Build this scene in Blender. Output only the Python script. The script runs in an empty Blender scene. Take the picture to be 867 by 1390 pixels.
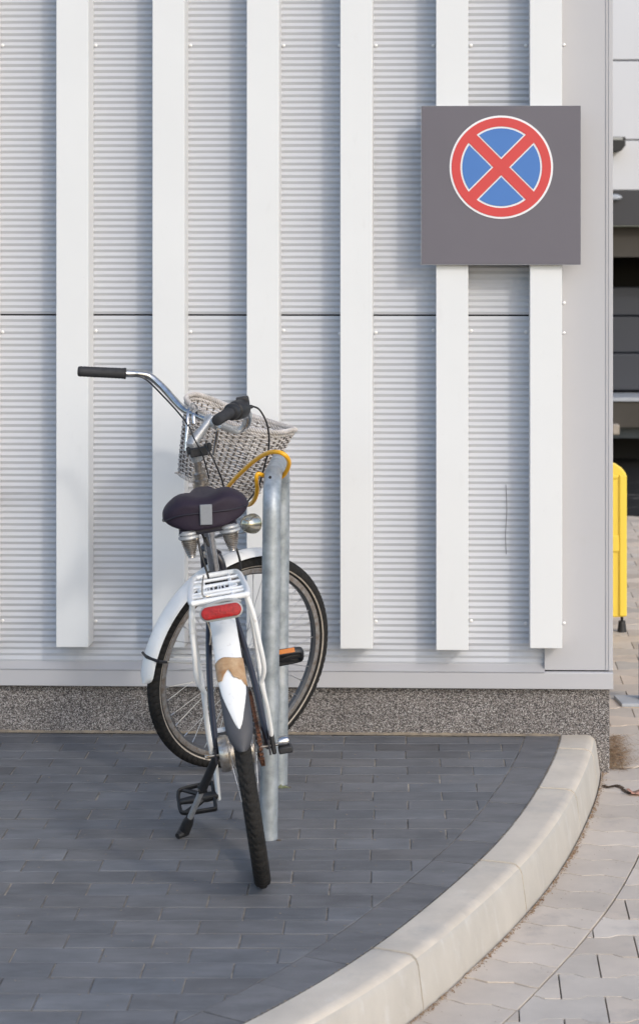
import bpy, bmesh, math, random
from mathutils import Vector, Matrix, Euler
random.seed(7)
S = bpy.context.scene
# ------------------------------------------------------------ camera, light, exposure
FPX, HC, CX, CY = 2800.0, 1.62, 530.0, 325.0          # focal length in pixels of the 867x1390 photo, eye height, centre of projection
cam_d = bpy.data.cameras.new('camera'); cam = bpy.data.objects.new('camera', cam_d); S.collection.objects.link(cam)
cam.location = (0, 0, HC); cam.rotation_euler = (math.pi/2, 0, 0)
cam_d.sensor_fit = 'VERTICAL'; cam_d.sensor_height = 36; cam_d.sensor_width = 36
cam_d.lens = FPX/1390*36
cam_d.shift_x = (433.5-CX)/1390; cam_d.shift_y = (CY-695)/1390
cam_d.clip_start = 0.05; cam_d.clip_end = 3000
cam_d.dof.use_dof = True; cam_d.dof.focus_distance = 6.0; cam_d.dof.aperture_fstop = 6.3
S.camera = cam
W_ = bpy.data.worlds.new("World"); S.world = W_; W_.use_nodes = True
wn = W_.node_tree; bgn = wn.nodes['Background']; sky = wn.nodes.new('ShaderNodeTexSky')
sky.sky_type = 'NISHITA'; sky.sun_disc = False
SUN = Vector((.65, -1.0, .70)).normalized()
sky.sun_elevation = math.asin(SUN.z); sky.sun_rotation = math.atan2(SUN.x, SUN.y)
sky.air_density = 1.0; sky.dust_density = 1.5; sky.ozone_density = 1.0
wn.links.new(sky.outputs[0], bgn.inputs[0]); bgn.inputs[1].default_value = .15
sd = bpy.data.lights.new('sun', 'SUN'); sd.energy = .5; sd.angle = math.radians(3.5); sd.color = (1, .955, .89)
so = bpy.data.objects.new('sun', sd); S.collection.objects.link(so); so.rotation_euler = SUN.to_track_quat('Z', 'Y').to_euler()
S.view_settings.view_transform = 'Standard'; S.view_settings.look = 'None'
S.view_settings.gamma = 1; S.view_settings.use_curve_mapping = False
S.view_settings.exposure = 0.69
S.render.resolution_x = 638; S.render.resolution_y = 1024

# ------------------------------------------------------------ materials
def srgb(r, g, b):
    f = lambda c: c/12.92 if c <= .04045 else ((c+.055)/1.055)**2.4
    return (f(r/255), f(g/255), f(b/255), 1)
def mat(name, col, rough=.5, metal=0.0, var=0.0, vscale=20, bump=0.0, bscale=200, col2=None, spec=.5, attr=None, coat=0, detail=4, stretch=None):
    m = bpy.data.materials.new(name); m.use_nodes = True; nt = m.node_tree; N = nt.nodes; L = nt.links
    b = N['Principled BSDF']; b.inputs['Roughness'].default_value = rough; b.inputs['Metallic'].default_value = metal
    b.inputs['Specular IOR Level'].default_value = spec
    if coat: b.inputs['Coat Weight'].default_value = coat; b.inputs['Coat Roughness'].default_value = .15
    c = tuple(col)+(1,) if len(col) == 3 else tuple(col)
    b.inputs['Base Color'].default_value = c
    tc = N.new('ShaderNodeTexCoord'); vec = tc.outputs['Object']
    if stretch:
        mp = N.new('ShaderNodeMapping'); mp.inputs['Scale'].default_value = stretch; L.new(vec, mp.inputs[0]); vec = mp.outputs[0]
    if var or col2:
        n = N.new('ShaderNodeTexNoise'); n.inputs['Scale'].default_value = vscale; n.inputs['Detail'].default_value = detail; n.inputs['Roughness'].default_value = .6
        L.new(vec, n.inputs['Vector'])
        r = N.new('ShaderNodeValToRGB'); r.color_ramp.elements[0].position = .32; r.color_ramp.elements[1].position = .68
        c2 = tuple(col2)+(1,) if col2 and len(col2) == 3 else (col2 or tuple(min(1, x*(1-var)) for x in c[:3])+(1,))
        r.color_ramp.elements[0].color = c2; r.color_ramp.elements[1].color = c
        L.new(n.outputs[0], r.inputs[0]); out = r.outputs[0]
        mr = N.new('ShaderNodeMapRange'); mr.inputs['To Min'].default_value = min(1, rough*1.2); mr.inputs['To Max'].default_value = rough*.85
        L.new(n.outputs[0], mr.inputs[0]); L.new(mr.outputs[0], b.inputs['Roughness'])
        if attr:
            a = N.new('ShaderNodeAttribute'); a.attribute_name = 'tone'
            mx = N.new('ShaderNodeMix'); mx.data_type = 'RGBA'; mx.blend_type = 'MULTIPLY'; mx.inputs['Factor'].default_value = 1
            L.new(out, mx.inputs[6]); L.new(a.outputs['Color'], mx.inputs[7]); out = mx.outputs[2]
        L.new(out, b.inputs['Base Color'])
    if bump:
        n2 = N.new('ShaderNodeTexNoise'); n2.inputs['Scale'].default_value = bscale; n2.inputs['Detail'].default_value = 3
        L.new(vec, n2.inputs['Vector'])
        bp = N.new('ShaderNodeBump'); bp.inputs['Strength'].default_value = bump; bp.inputs['Distance'].default_value = .002
        L.new(n2.outputs[0], bp.inputs['Height']); L.new(bp.outputs[0], b.inputs['Normal'])
    return m
def add_dirt(m, col, scale, lo, hi, fac=.6, detail=8, stretch=None):
    """mix stains of another colour over a material by thresholded noise"""
    nt = m.node_tree; N = nt.nodes; L = nt.links; b = N['Principled BSDF']
    tc = N.new('ShaderNodeTexCoord'); vec = tc.outputs['Object']
    if stretch:
        mp = N.new('ShaderNodeMapping'); mp.inputs['Scale'].default_value = stretch; L.new(vec, mp.inputs[0]); vec = mp.outputs[0]
    n = N.new('ShaderNodeTexNoise'); n.inputs['Scale'].default_value = scale; n.inputs['Detail'].default_value = detail; n.inputs['Roughness'].default_value = .65
    L.new(vec, n.inputs['Vector'])
    r = N.new('ShaderNodeMapRange'); r.inputs['From Min'].default_value = lo; r.inputs['From Max'].default_value = hi; r.inputs['To Max'].default_value = fac
    L.new(n.outputs[0], r.inputs[0])
    mx = N.new('ShaderNodeMix'); mx.data_type = 'RGBA'; mx.inputs[7].default_value = tuple(col)+(1,)
    src = b.inputs['Base Color']
    if src.is_linked: L.new(src.links[0].from_socket, mx.inputs[6])
    else: mx.inputs[6].default_value = src.default_value
    L.new(r.outputs[0], mx.inputs[0]); L.new(mx.outputs[2], src)
    return m
def aggregate(name):
    m = bpy.data.materials.new(name); m.use_nodes = True; N = m.node_tree.nodes; L = m.node_tree.links; b = N['Principled BSDF']
    b.inputs['Roughness'].default_value = .85
    tc = N.new('ShaderNodeTexCoord')
    v = N.new('ShaderNodeTexVoronoi'); v.inputs['Scale'].default_value = 400; L.new(tc.outputs['Object'], v.inputs['Vector'])
    r = N.new('ShaderNodeValToRGB'); r.color_ramp.interpolation = 'CONSTANT'
    e = r.color_ramp.elements; e[0].position = 0; e[0].color = (.045, .042, .041, 1); e[1].position = .22; e[1].color = (.11, .10, .093, 1)
    for p_, c_ in ((.42, (.2, .175, .16, 1)), (.62, (.29, .265, .25, 1)), (.84, (.48, .455, .435, 1))):
        q = e.new(p_); q.color = c_
    sp = N.new('ShaderNodeSeparateColor'); L.new(v.outputs['Color'], sp.inputs[0]); L.new(sp.outputs[0], r.inputs[0])
    n = N.new('ShaderNodeTexNoise'); n.inputs['Scale'].default_value = 7; n.inputs['Detail'].default_value = 5; L.new(tc.outputs['Object'], n.inputs['Vector'])
    mr = N.new('ShaderNodeMapRange'); mr.inputs['From Min'].default_value = .3; mr.inputs['From Max'].default_value = .7; mr.inputs['To Min'].default_value = .8; mr.inputs['To Max'].default_value = 1.1
    L.new(n.outputs[0], mr.inputs[0])
    mx = N.new('ShaderNodeMix'); mx.data_type = 'RGBA'; mx.blend_type = 'MULTIPLY'; mx.inputs[0].default_value = 1
    L.new(r.outputs[0], mx.inputs[6]); L.new(mr.outputs[0], mx.inputs[7]); L.new(mx.outputs[2], b.inputs['Base Color'])
    bp = N.new('ShaderNodeBump'); bp.inputs['Strength'].default_value = .8; bp.inputs['Distance'].default_value = .002; bp.invert = True
    L.new(v.outputs['Distance'], bp.inputs['Height']); L.new(bp.outputs[0], b.inputs['Normal'])
    return m
M = {}
M['slat'] = add_dirt(mat('white powder coat', (.75, .755, .745), .38, var=.03, vscale=3), (.52, .51, .48), 26, .6, .85, .2, stretch=(1, 1, .35)); add_dirt(M['slat'], (.45, .43, .38), 60, .68, .76, .5)
M['clad'] = mat('silver cladding', (.53, .545, .575), .42, .0, var=.05, vscale=2.5, spec=.6)
M['flash'] = add_dirt(mat('silver flashing', (.48, .475, .485), .42, .0, var=.04, vscale=1.2), (.42, .41, .39), 14, .6, .8, .25)
M['gap'] = mat('dark joint', (.02, .02, .022), .8)
M['plinth'] = aggregate('washed aggregate')
M['screw'] = mat('screw head', (.75, .75, .75), .3, .3)
M['sign'] = mat('sign board', (.142, .130, .148), .5, var=.05, vscale=3)
M['signedge'] = mat('sign edge', (.33, .33, .34), .4)
M['sred'] = mat('sign red', (.64, .06, .055), .4, var=.04, vscale=8)
M['sblue'] = mat('sign blue', (.062, .19, .50), .4, var=.04, vscale=8)
M['swhite'] = mat('sign white', (.82, .82, .82), .4)
M['paver'] = mat('dark pavers', (.176, .176, .181), .62, var=.32, vscale=5.5, bump=.35, bscale=260, attr=True, detail=9, stretch=(1, 2.6, 1))
add_dirt(M['paver'], (.24, .24, .245), 9, .55, .78, .4, stretch=(1, 3.5, 1)); add_dirt(M['paver'], (.06, .058, .058), 3.1, .56, .74, .45); add_dirt(M['paver'], (.30, .29, .27), 34, .66, .8, .4)
M['joint'] = mat('jointing sand', (.52, .45, .36), .95, vscale=11, col2=(.09, .085, .08), bump=.6, bscale=400, detail=6)
M['rpaver'] = mat('road pavers', (.65, .56, .465), .8, var=.16, vscale=6, bump=.5, bscale=240, attr=True, detail=8)
add_dirt(M['rpaver'], (.28, .255, .235), 5, .55, .75, .5)
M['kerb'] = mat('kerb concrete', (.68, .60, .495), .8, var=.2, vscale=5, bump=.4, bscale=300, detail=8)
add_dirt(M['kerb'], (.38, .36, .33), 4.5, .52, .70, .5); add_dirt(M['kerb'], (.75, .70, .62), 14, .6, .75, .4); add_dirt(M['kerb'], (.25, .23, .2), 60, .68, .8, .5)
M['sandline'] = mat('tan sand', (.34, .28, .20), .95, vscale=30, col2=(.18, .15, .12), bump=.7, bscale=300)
M['kerb_shaded'] = mat('kerb side concrete painted shade', (.53, .49, .43), .85, var=.15, vscale=7, bump=.5, bscale=260, detail=8, stretch=(1, 1, .6)); add_dirt(M['kerb_shaded'], (.62, .61, .59), 18, .55, .75, .5, stretch=(1, 1, .35)); add_dirt(M['kerb_shaded'], (.22, .2, .18), 50, .66, .8, .5)  # kerb side toned down: shade put into its colour, stains on top
M['twig'] = mat('dark twigs', (.10, .065, .04), .9, col2=(.03, .02, .015), vscale=60)
M['soil'] = mat('dark joint soil', (.22, .18, .14), .95, vscale=14, col2=(.035, .03, .027), bump=.7, bscale=300)
M['galv'] = mat('galvanised steel', (.46, .50, .53), .48, .5, vscale=28, col2=(.27, .30, .315), detail=6)
add_dirt(M['galv'], (.62, .63, .62), 16, .58, .75, .5, stretch=(1, 1, .4))
M['chrome'] = mat('chrome', (.66, .66, .66), .2, 1.0, var=.35, vscale=60)
M['chrome_dull'] = mat('worn chrome', (.58, .55, .50), .3, .9, vscale=80, col2=(.36, .30, .24))
M['alu'] = mat('grey aluminium', (.50, .51, .52), .4, .45, var=.25, vscale=70)
M['white'] = add_dirt(mat('worn white paint', (.84, .84, .82), .38, var=.05, vscale=15), (.30, .26, .2), 45, .62, .78, .65)
M['black'] = mat('black plastic', (.022, .022, .024), .5, var=.4, vscale=60, bump=.2, bscale=500)
M['cable'] = mat('black cable housing', (.012, .012, .014), .4)
M['grip'] = mat('black rubber grip', (.028, .028, .031), .68, var=.3, vscale=50)
M['tyre'] = mat('tyre rubber', (.012, .012, .012), .8, spec=.3, col2=(.024, .022, .020), vscale=35, bump=.3, bscale=500)
M['band'] = mat('aged tyre side band', (.48, .42, .35), .7, var=.3, vscale=60)
M['rim'] = mat('rim side', (.42, .41, .40), .42, .6, col2=(.25, .2, .16), vscale=70)
M['rimin'] = mat('rim inner', (.10, .105, .115), .45, .4, var=.3, vscale=40)
M['spoke'] = mat('spoke steel', (.6, .6, .6), .3, .9)
M['frame'] = mat('dark frame paint', (.028, .028, .038), .3, var=.3, vscale=40, coat=.4)
M['seat'] = mat('aubergine vinyl', (.024, .015, .028), .6, spec=.35, var=.18, vscale=18, bump=.5, bscale=700)
M['seatlow'] = mat('saddle base plastic', (.02, .017, .025), .5)
M['patch'] = mat('grey reflective patch', (.24, .25, .265), .45, var=.12, vscale=90)
M['red'] = mat('red reflector', (.42, .008, .010), .35, var=.45, vscale=120, coat=.1, spec=.3, bump=.5, bscale=320)
M['lens'] = mat('clear grey plastic', (.34, .35, .34), .25, coat=.4)
M['tape'] = mat('brown parcel tape', (.34, .18, .075), .45, var=.35, vscale=38, bump=1, bscale=70, col2=(.52, .36, .21))
M['flap'] = mat('rubber mud flap', (.06, .062, .072), .55, var=.2, vscale=20)
M['rust'] = mat('rusty chain', (.19, .075, .035), .85, col2=(.05, .028, .02), vscale=90, bump=.6, bscale=300)
M['amber'] = mat('amber reflector', (.62, .20, .03), .3, coat=.4)
M['yellow'] = mat('yellow cable sleeve', (.95, .46, .012), .33, var=.08, vscale=30, coat=.3)
M['ybar'] = mat('yellow plastic', (.85, .62, .07), .45, var=.08, vscale=4)
M['brass'] = mat('brass nut', (.4, .25, .08), .4, .8)
M['lamp'] = mat('chrome lamp shell', (.62, .61, .56), .22, .85, col2=(.40, .36, .22), vscale=45)
def wicker_mat():
    m = mat('weathered wicker', (.66, .62, .59), .65, col2=(.42, .385, .35), vscale=26, bump=.5, bscale=500, detail=6)
    return m
M['wicker'] = wicker_mat(); M['stake'] = mat('shade toned wicker stakes', (.16, .135, .115), .8, var=.4, vscale=40)  # stakes coloured dark to paint in shade between the woven strands
M['leaf'] = mat('dry leaf', (.52, .27, .19), .6, var=.3, vscale=60)
M['needle'] = mat('brown needles', (.20, .105, .05), .8, col2=(.40, .29, .18), vscale=60)
M['grass'] = mat('grass', (.17, .2, .10), .6, col2=(.33, .33, .2), vscale=60)
M['bgwall'] = mat('far white cladding', (.66, .67, .69), .5, var=.03, vscale=1)
M['bgdark'] = mat('far dark grey metal', (.05, .05, .054), .6, var=.1, vscale=1)
M['bgdoor'] = mat('far door grey', (.04, .045, .058), .5, var=.06, vscale=1)
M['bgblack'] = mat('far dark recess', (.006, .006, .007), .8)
M['bgconc'] = mat('far brown concrete', (.07, .063, .053), .85, var=.15, vscale=2)
M['bgblue'] = mat('far blue grey steel', (.07, .09, .11), .5)
M['paleplate'] = mat('pale bluish plate', (.45, .48, .52), .5, var=.1, vscale=10)
M['bluepost'] = mat('blue post paint', (.10, .15, .30), .5)

# ------------------------------------------------------------ mesh helpers
def link(o): S.collection.objects.link(o)
def tag(o, label=None, cat=None, group=None, kind=None):
    for k, v in (('label', label), ('category', cat), ('group', group), ('kind', kind)):
        if v: o[k] = v
    return o
def catmull(P, n=6, closed=False):
    P = [Vector(p) for p in P]; out = []; N = len(P)
    if N < 3 and not closed: return P
    for i in range(N if closed else N-1):
        g = (lambda k: P[k % N]) if closed else (lambda k: P[max(0, min(N-1, k))])
        a, b, c, d = g(i-1), g(i), g(i+1), g(i+2)
        for k in range(n):
            t = k/n
            out.append(.5*((2*b)+(c-a)*t+(2*a-5*b+4*c-d)*t*t+(3*b-a-3*c+d)*t**3))
    if not closed: out.append(P[-1])
    return out
class MB:
    def __init__(s): s.v = []; s.f = []; s.m = []; s.c = []; s.tone = 1.0
    def face(s, idx, m=0): s.f.append(tuple(idx)); s.m.append(m); s.c.append(s.tone)
    def grid(s, rows, closed_u=True, closed_v=False, m=0, mf=None):
        b = len(s.v); n = len(rows[0]); R_ = len(rows)
        for r in rows: s.v += [tuple(p) for p in r]
        for i in range(R_ if closed_v else R_-1):
            for j in range(n if closed_u else n-1):
                a = b+i*n+j; a2 = b+i*n+(j+1) % n; c = b+((i+1) % R_)*n+j; c2 = b+((i+1) % R_)*n+(j+1) % n
                s.face((a, a2, c2, c), mf(i, j) if mf else m)
        return b
    def tube(s, path, r, n=10, closed=False, cap=True, m=0, flat=None, up=None):
        P = [Vector(p) for p in path]; N = len(P)
        rs = r if isinstance(r, (list, tuple)) else [r]*N
        if len(rs) != N: rs = [rs[0]+(rs[-1]-rs[0])*i/(N-1) for i in range(N)] if len(rs) == 2 else [rs[min(len(rs)-1, int(i*(len(rs)-1)/(N-1)+.5))] for i in range(N)]
        T = []
        for i in range(N):
            a = P[(i-1) % N] if closed or i > 0 else P[i]; b = P[(i+1) % N] if closed or i < N-1 else P[i]
            d = b-a; T.append(d.normalized() if d.length > 1e-9 else Vector((0, 0, 1)))
        u = Vector(up) if up else (Vector((0, 0, 1)) if abs(T[0].z) < .9 else Vector((1, 0, 0)))
        rows = []
        for i in range(N):
            if up: u = Vector(up)
            u = u-T[i]*u.dot(T[i])
            u.normalize(); w = T[i].cross(u)
            fx, fy = (flat or (1, 1))
            rows.append([P[i]+(u*math.cos(2*math.pi*k/n)*fx+w*math.sin(2*math.pi*k/n)*fy)*rs[i] for k in range(n)])
        b = s.grid(rows, True, closed, m)
        if cap and not closed:
            s.face([b+k for k in range(n)][::-1], m); s.face([b+(N-1)*n+k for k in range(n)], m)
    def lathe(s, prof, o, axis, n=24, m=0, cap=True, mf=None):
        """prof: (radius, distance along axis)"""
        o = Vector(o); a = Vector(axis).normalized(); u = a.orthogonal().normalized(); w = a.cross(u)
        rows = [[o+a*h+(u*math.cos(2*math.pi*k/n)+w*math.sin(2*math.pi*k/n))*max(r, 1e-5) for k in range(n)] for r, h in prof]
        b = s.grid(rows, True, False, m, mf)
        if cap:
            s.face([b+k for k in range(n)][::-1], m); s.face([b+(len(prof)-1)*n+k for k in range(n)], m)
    def box(s, c, d, mx=None, m=0):
        mx = mx or Matrix.Identity(3); c = Vector(c); b = len(s.v)
        for x in (-1, 1):
            for y in (-1, 1):
                for z in (-1, 1): s.v.append(tuple(c+mx @ Vector((x*d[0]/2, y*d[1]/2, z*d[2]/2))))
        for f in ((0, 1, 3, 2), (4, 6, 7, 5), (0, 4, 5, 1), (2, 3, 7, 6), (0, 2, 6, 4), (1, 5, 7, 3)): s.face([b+i for i in f], m)
    def prism(s, poly, f0, f1, m=0, ms=None):
        """poly: list of 2D; f0,f1: maps 2D->3D for both faces"""
        b = len(s.v); n = len(poly)
        s.v += [tuple(f0(p)) for p in poly]+[tuple(f1(p)) for p in poly]
        s.face([b+i for i in range(n)][::-1], m); s.face([b+n+i for i in range(n)], m)
        for i in range(n): s.face((b+i, b+(i+1) % n, b+n+(i+1) % n, b+n+i), m if ms is None else ms)
    def build(s, name, mats, parent=None, xf=None, smooth=True, bevel=0, recalc=True, ang=35, bseg=2):
        me = bpy.data.meshes.new(name)
        vs = [tuple(xf @ Vector(v)) for v in s.v] if xf else s.v
        me.from_pydata(vs, [], s.f)
        mats = mats if isinstance(mats, (list, tuple)) else [mats]
        for k in mats: me.materials.append(M[k])
        me.polygons.foreach_set('material_index', s.m)
        if any(isinstance(c, tuple) or abs(c-1) > 1e-6 for c in s.c):
            ca = me.color_attributes.new('tone', 'FLOAT_COLOR', 'CORNER')
            data = []
            for p in me.polygons:
                c = s.c[p.index]; c = c if isinstance(c, tuple) else (c, c, c)
                for _ in range(p.loop_total): data += [c[0], c[1], c[2], 1]
            ca.data.foreach_set('color', data)
        if recalc:
            bm = bmesh.new(); bm.from_mesh(me); bmesh.ops.recalc_face_normals(bm, faces=bm.faces); bm.to_mesh(me); bm.free()
        if smooth:
            me.polygons.foreach_set('use_smooth', [True]*len(me.polygons))
            try: me.set_sharp_from_angle(angle=math.radians(ang))
            except Exception: pass
        me.update()
        o = bpy.data.objects.new(name, me); link(o)
        if parent: o.parent = parent
        if bevel:
            bv = o.modifiers.new('bevel', 'BEVEL'); bv.width = bevel; bv.segments = bseg; bv.limit_method = 'ANGLE'; bv.angle_limit = math.radians(40)
        return o
def empty(name, loc, rot=(0, 0, 0)):
    o = bpy.data.objects.new(name, None); link(o); o.location = loc; o.rotation_euler = rot; o.empty_display_size = .1
    return o
def Wp(px, py, Y): return Vector(((px-CX)*Y/FPX, Y, HC-(py-CY)*Y/FPX))
def Gp(px, py, z=0):
    Y = FPX*(HC-z)/(py-CY); return Vector(((px-CX)*Y/FPX, Y, z))

# ------------------------------------------------------------ the clad building
BETA = math.radians(1.72); BO = Vector((0, 6.75, 0))
ex = Vector((math.cos(BETA), -math.sin(BETA), 0)); ny = Vector((math.sin(BETA), math.cos(BETA), 0))
def onwall(px, py, off=0.0):
    t = (px-CX)/FPX; Y = (ny.y*BO.y-off)/(ny.x*t+ny.y)
    P = Vector((t*Y, Y, HC-(py-CY)*Y/FPX)); return (P-BO).dot(ex), P.z
bld = empty('clad_building', BO, (0, 0, -BETA))
tag(bld, 'silver grey metal clad building with white vertical slats and a speckled concrete plinth', 'building')
XL = -3.4; XR = onwall(826.5, 960)[0]; XF = onwall(831.5, 900, .03)[0]; ROAD = -.12; TOP = 4.2; DEEP = 4.6
zb = onwall(500, 934.5, .035)[1]           # drip edge of flashing
zt = onwall(500, 911, .035)[1]; zr = onwall(500, 901, .0)[1]
b = MB(); b.box(((XL+XR)/2, DEEP/2, (ROAD-.3+zb+.02)/2), (XR-XL, DEEP, zb+.02-ROAD+.3)); b.build('plinth', 'plinth', bld, smooth=False, bevel=.004)
zj = onwall(300, 427.6)[1]
# ribbed panels: a real zigzag section; rib pitch about 20 mm
XE = onwall(739, 890)[0]
def ribbed(name, z0, z1):
    b = MB(); P = .0203; prof = []; z = z0; n = int((z1-z0)/P); P = (z1-z0)/n; d = .0044
    for i in range(n):
        z = z0+i*P
        prof += [(z, 0), (z+P*.43, -d), (z+P*.47, -d), (z+P*.97, 0)]
    prof.append((z1, 0))
    rows = [[(XL, y, z), (XE, y, z)] for z, y in prof]
    b.grid(rows, False)
    return b.build(name, 'clad', bld, smooth=False, recalc=False)
ribbed('wall_panel', zr, zj-.0026); ribbed('wall_panel', zj+.0026, TOP)
b = MB(); b.box(((XL+XF)/2-.02, .06+DEEP/2, (zb+TOP)/2), (XF-XL-.05, DEEP, TOP-zb-.05)); b.build('wall_core', 'gap', bld, smooth=False)
# base flashing: sloped ledge and vertical apron with a small return
b = MB(); prof = [(.002, zr+.004), (-.004, zr), (-.034, zt), (-.036, zt-.004)]
b.grid([[(XL, y, z), (XE-.002, y, z)] for y, z in prof], False)
prof = [(-.018, zt+.001), (-.034, zt), (-.036, zt-.004), (-.036, zb+.003), (-.030, zb), (.01, zb)]
b.grid([[(XL, y, z), (XF, y, z)] for y, z in prof], False)
b.box((XF-.0015, -.012, (zt+zb)/2), (.003, .046, zt-zb-.002)); b.build('base_flashing', 'flash', bld, smooth=False, recalc=False)
# corner flashing: full height folded sheet
b = MB(); zc = onwall(790, 911, .035)[1]
xa = XE-.003
b.box(((xa+XF)/2, -.010, (zc+TOP)/2), (XF-xa, .026, TOP-zc))
b.box((XF-.006, DEEP/2+.01, (zb+TOP)/2), (.012, DEEP-.02, TOP-zb), m=0)
b.build('corner_flashing', 'flash', bld, smooth=False, bevel=.002)
b = MB(); b.box((XF-.022, -.0250, (zc+TOP)/2), (.002, .003, TOP-zc)); b.box((XF-.013, -.0245, (zc+TOP)/2), (.0015, .003, TOP-zc)); b.build('corner_fold', 'flash', bld, smooth=False, bevel=.0015)
# parapet coping, roof, other elevations
b = MB(); b.box(((XL+XF)/2, DEEP/2, TOP+.03), (XF-XL+.08, DEEP+.1, .07)); b.build('roof_coping', 'flash', bld, smooth=False, bevel=.004)
# vertical slats
PR = .098
slat_px = [(-180, 879), (-51.5, 878), (76.6, 878.5), (207, 879), (334.8, 880), (461.6, 880.5), (591.6, 882.5), (718.8, 880)]
ws = .1035
sproto = None
hb = MB()
hb.lathe([(.0001, -.0045), (.003, -.0043), (.0052, -.003), (.006, -.0012), (.006, 0)], (0, 0, 0), (0, 1, 0), 12)
scr = None
for i, (px, py) in enumerate(slat_px):
    x0 = onwall(px, 700, PR)[0]; x1 = x0+(onwall(px+43.6, 700, PR)[0]-x0); z0 = onwall(px, py, PR)[1]
    b = MB(); yb = -.001
    b.box(((x0+x1)/2, -PR/2-.001, (z0+TOP-.05)/2), (x1-x0, PR-.001, TOP-.05-z0))
    so_ = b.build('slat', 'slat', bld, smooth=False, bevel=.0018); so_.rotation_euler.y = random.gauss(0, .0004)
    for sgn, ex_ in ((-1, x0), (1, x1)):
        zs = [onwall(px, 845+random.uniform(-3, 3), 0)[1], onwall(px, 451+random.uniform(-3, 3), 0)[1], onwall(px, 62, 0)[1], onwall(px, -300)[1]]
        if i == 7 and sgn == 1: zs.append(onwall(px, 411)[1])
        for z in zs:
            if scr is None: scr = hb.build('screw', 'screw', so_); o = scr
            else: o = scr.copy(); link(o); o.parent = so_
            yy = -.0235 if (i == 7 and sgn == 1) else -.002
            o.location = (ex_+sgn*(.0075 if i < 6 else .010), yy, z)
# thin hanging wire
b = MB(); xw, zw = onwall(686, 658, .004); _, zw2 = onwall(686, 752, .004)
b.tube(catmull([(xw, -.006, zw), (xw+.003, -.008, zw-.08), (xw-.001, -.008, zw-.16), (xw+.001, -.007, zw2)], 5), .0008, 6); b.build('hanging_wire', 'cable', bld)

# ------------------------------------------------------------ no stopping sign board
SG = .024
sp_ = onwall(679.5, 251.5, PR+SG)
so2 = empty('road_sign', BO+ex*sp_[0]-ny*(PR+SG)+Vector((0, 0, sp_[1])), (0, 0, -BETA))
tag(so2, 'square dark grey board with round red and blue no stopping sign on the white slats', 'sign')
sc = (BO.y-PR-SG)/FPX; hw = 107.3*sc
b = MB(); b.box((0, SG/2+.0004, 0), (2*hw, SG-.0015, 2*hw)); b.build('board', 'sign', so2, smooth=False, bevel=.0015)
b = MB()
for sx_ in (-1, 1): b.box((sx_*(hw+.0007), SG/2, 0), (.0014, SG-.002, 2*hw+.0028))
for sz_ in (-1, 1): b.box((0, SG/2, sz_*(hw+.0007)), (2*hw, SG-.002, .0014))
b.build('board_edge', 'signedge', so2, smooth=False)
cz = (251.5-227)*sc; cx_ = 0.3*sc
def disc(name, r0, r1, mt, y, n=96):
    b = MB()
    rows = []
    for r, yy in ((r0, y), (r1, y), (r1, y+.0015)):
        rows.append([(cx_+r*math.cos(2*math.pi*k/n), yy, cz+r*math.sin(2*math.pi*k/n)) for k in range(n)])
    if r0 < .001:
        b.v += [tuple(p) for p in rows[1]]; b.face(range(n)); b.grid(rows[1:], True)
    else: b.grid(rows, True)
    return b.build(name, mt, so2, smooth=False)
R1 = 70*sc
disc('sign_face', 0, R1, 'swhite', -.0008)
R2 = 67.2*sc; R3 = 55.2*sc; R4 = 52.7*sc; hs = 7.6*sc; hw2 = 9.4*sc
disc('red_ring', R3, R2, 'sred', -.0022)
b = MB()
for sg in (1, -1):
    d = Vector((1, 0, sg)).normalized(); nn = Vector((-d.z, 0, d.x)); L_ = R3*1.04
    yy = -.0023 if sg == 1 else -.0026
    c = Vector((cx_, yy, cz)); b.v += [tuple(c+d*a*L_+nn*q*hs) for a, q in ((-1, -1), (1, -1), (1, 1), (-1, 1))]; k = len(b.v)-4; b.face((k, k+1, k+2, k+3))
b.build('red_cross', 'sred', so2, smooth=False)
for q in range(4):
    b = MB(); a0 = q*math.pi/2; pts = []
    th = math.pi/4-math.asin(hw2/R4); n = 18
    for k in range(n+1):
        a = a0-th+2*th*k/n; pts.append((R4*math.cos(a), R4*math.sin(a)))
    rr = hw2*math.sqrt(2); pts.append((rr*math.cos(a0), rr*math.sin(a0)))
    b.v = [(cx_+p[0], -.0024, cz+p[1]) for p in pts]; b.face(range(len(pts))); b.build('blue_field', 'sblue', so2, smooth=False)

# ------------------------------------------------------------ ground: sheets, pavers, kerb
b = MB(); b.v = [(-600, -600, ROAD-.09), (600, -600, ROAD-.09), (600, 900, ROAD-.09), (-600, 900, ROAD-.09)]; b.face((0, 1, 2, 3)); g = b.build('ground', 'rpaver', None, smooth=False)
tag(g, kind='structure')
inner = [(.566, 6.86), (.562, 6.765), (.521, 6.489), (.467, 6.226), (.394, 5.906), (.301, 5.572), (.188, 5.25), (.031, 4.862), (-.068, 4.652)]
def extend(pts, n, step, turn):
    pts = [Vector(p) for p in pts]; d = (pts[-1]-pts[-2]).normalized(); ang = math.atan2(d.y, d.x)
    for i in range(n): ang -= turn; pts.append(pts[-1]+Vector((math.cos(ang), math.sin(ang)))*step)
    return pts
inner = extend(inner, 22, .2, math.radians(3.2))
cur = catmull([(p[0], p[1], 0) for p in inner], 5)
def smooth_curve(c, it):
    c = [p.copy() for p in c]
    for _ in range(it): c = [c[0]]+[(c[i-1]+c[i]*2+c[i+1])/4 for i in range(1, len(c)-1)]+[c[-1]]
    return c
cur = smooth_curve(cur, 12)
def resample(c, step):
    out = [c[0].copy()]; acc = 0
    for i in range(1, len(c)):
        a, b_ = c[i-1], c[i]; L_ = (b_-a).length; t = step-acc
        while t <= L_: out.append(a+(b_-a)*(t/L_)); t += step
        acc = L_-(t-step)
    return out
cur = resample(cur, .02)
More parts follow.
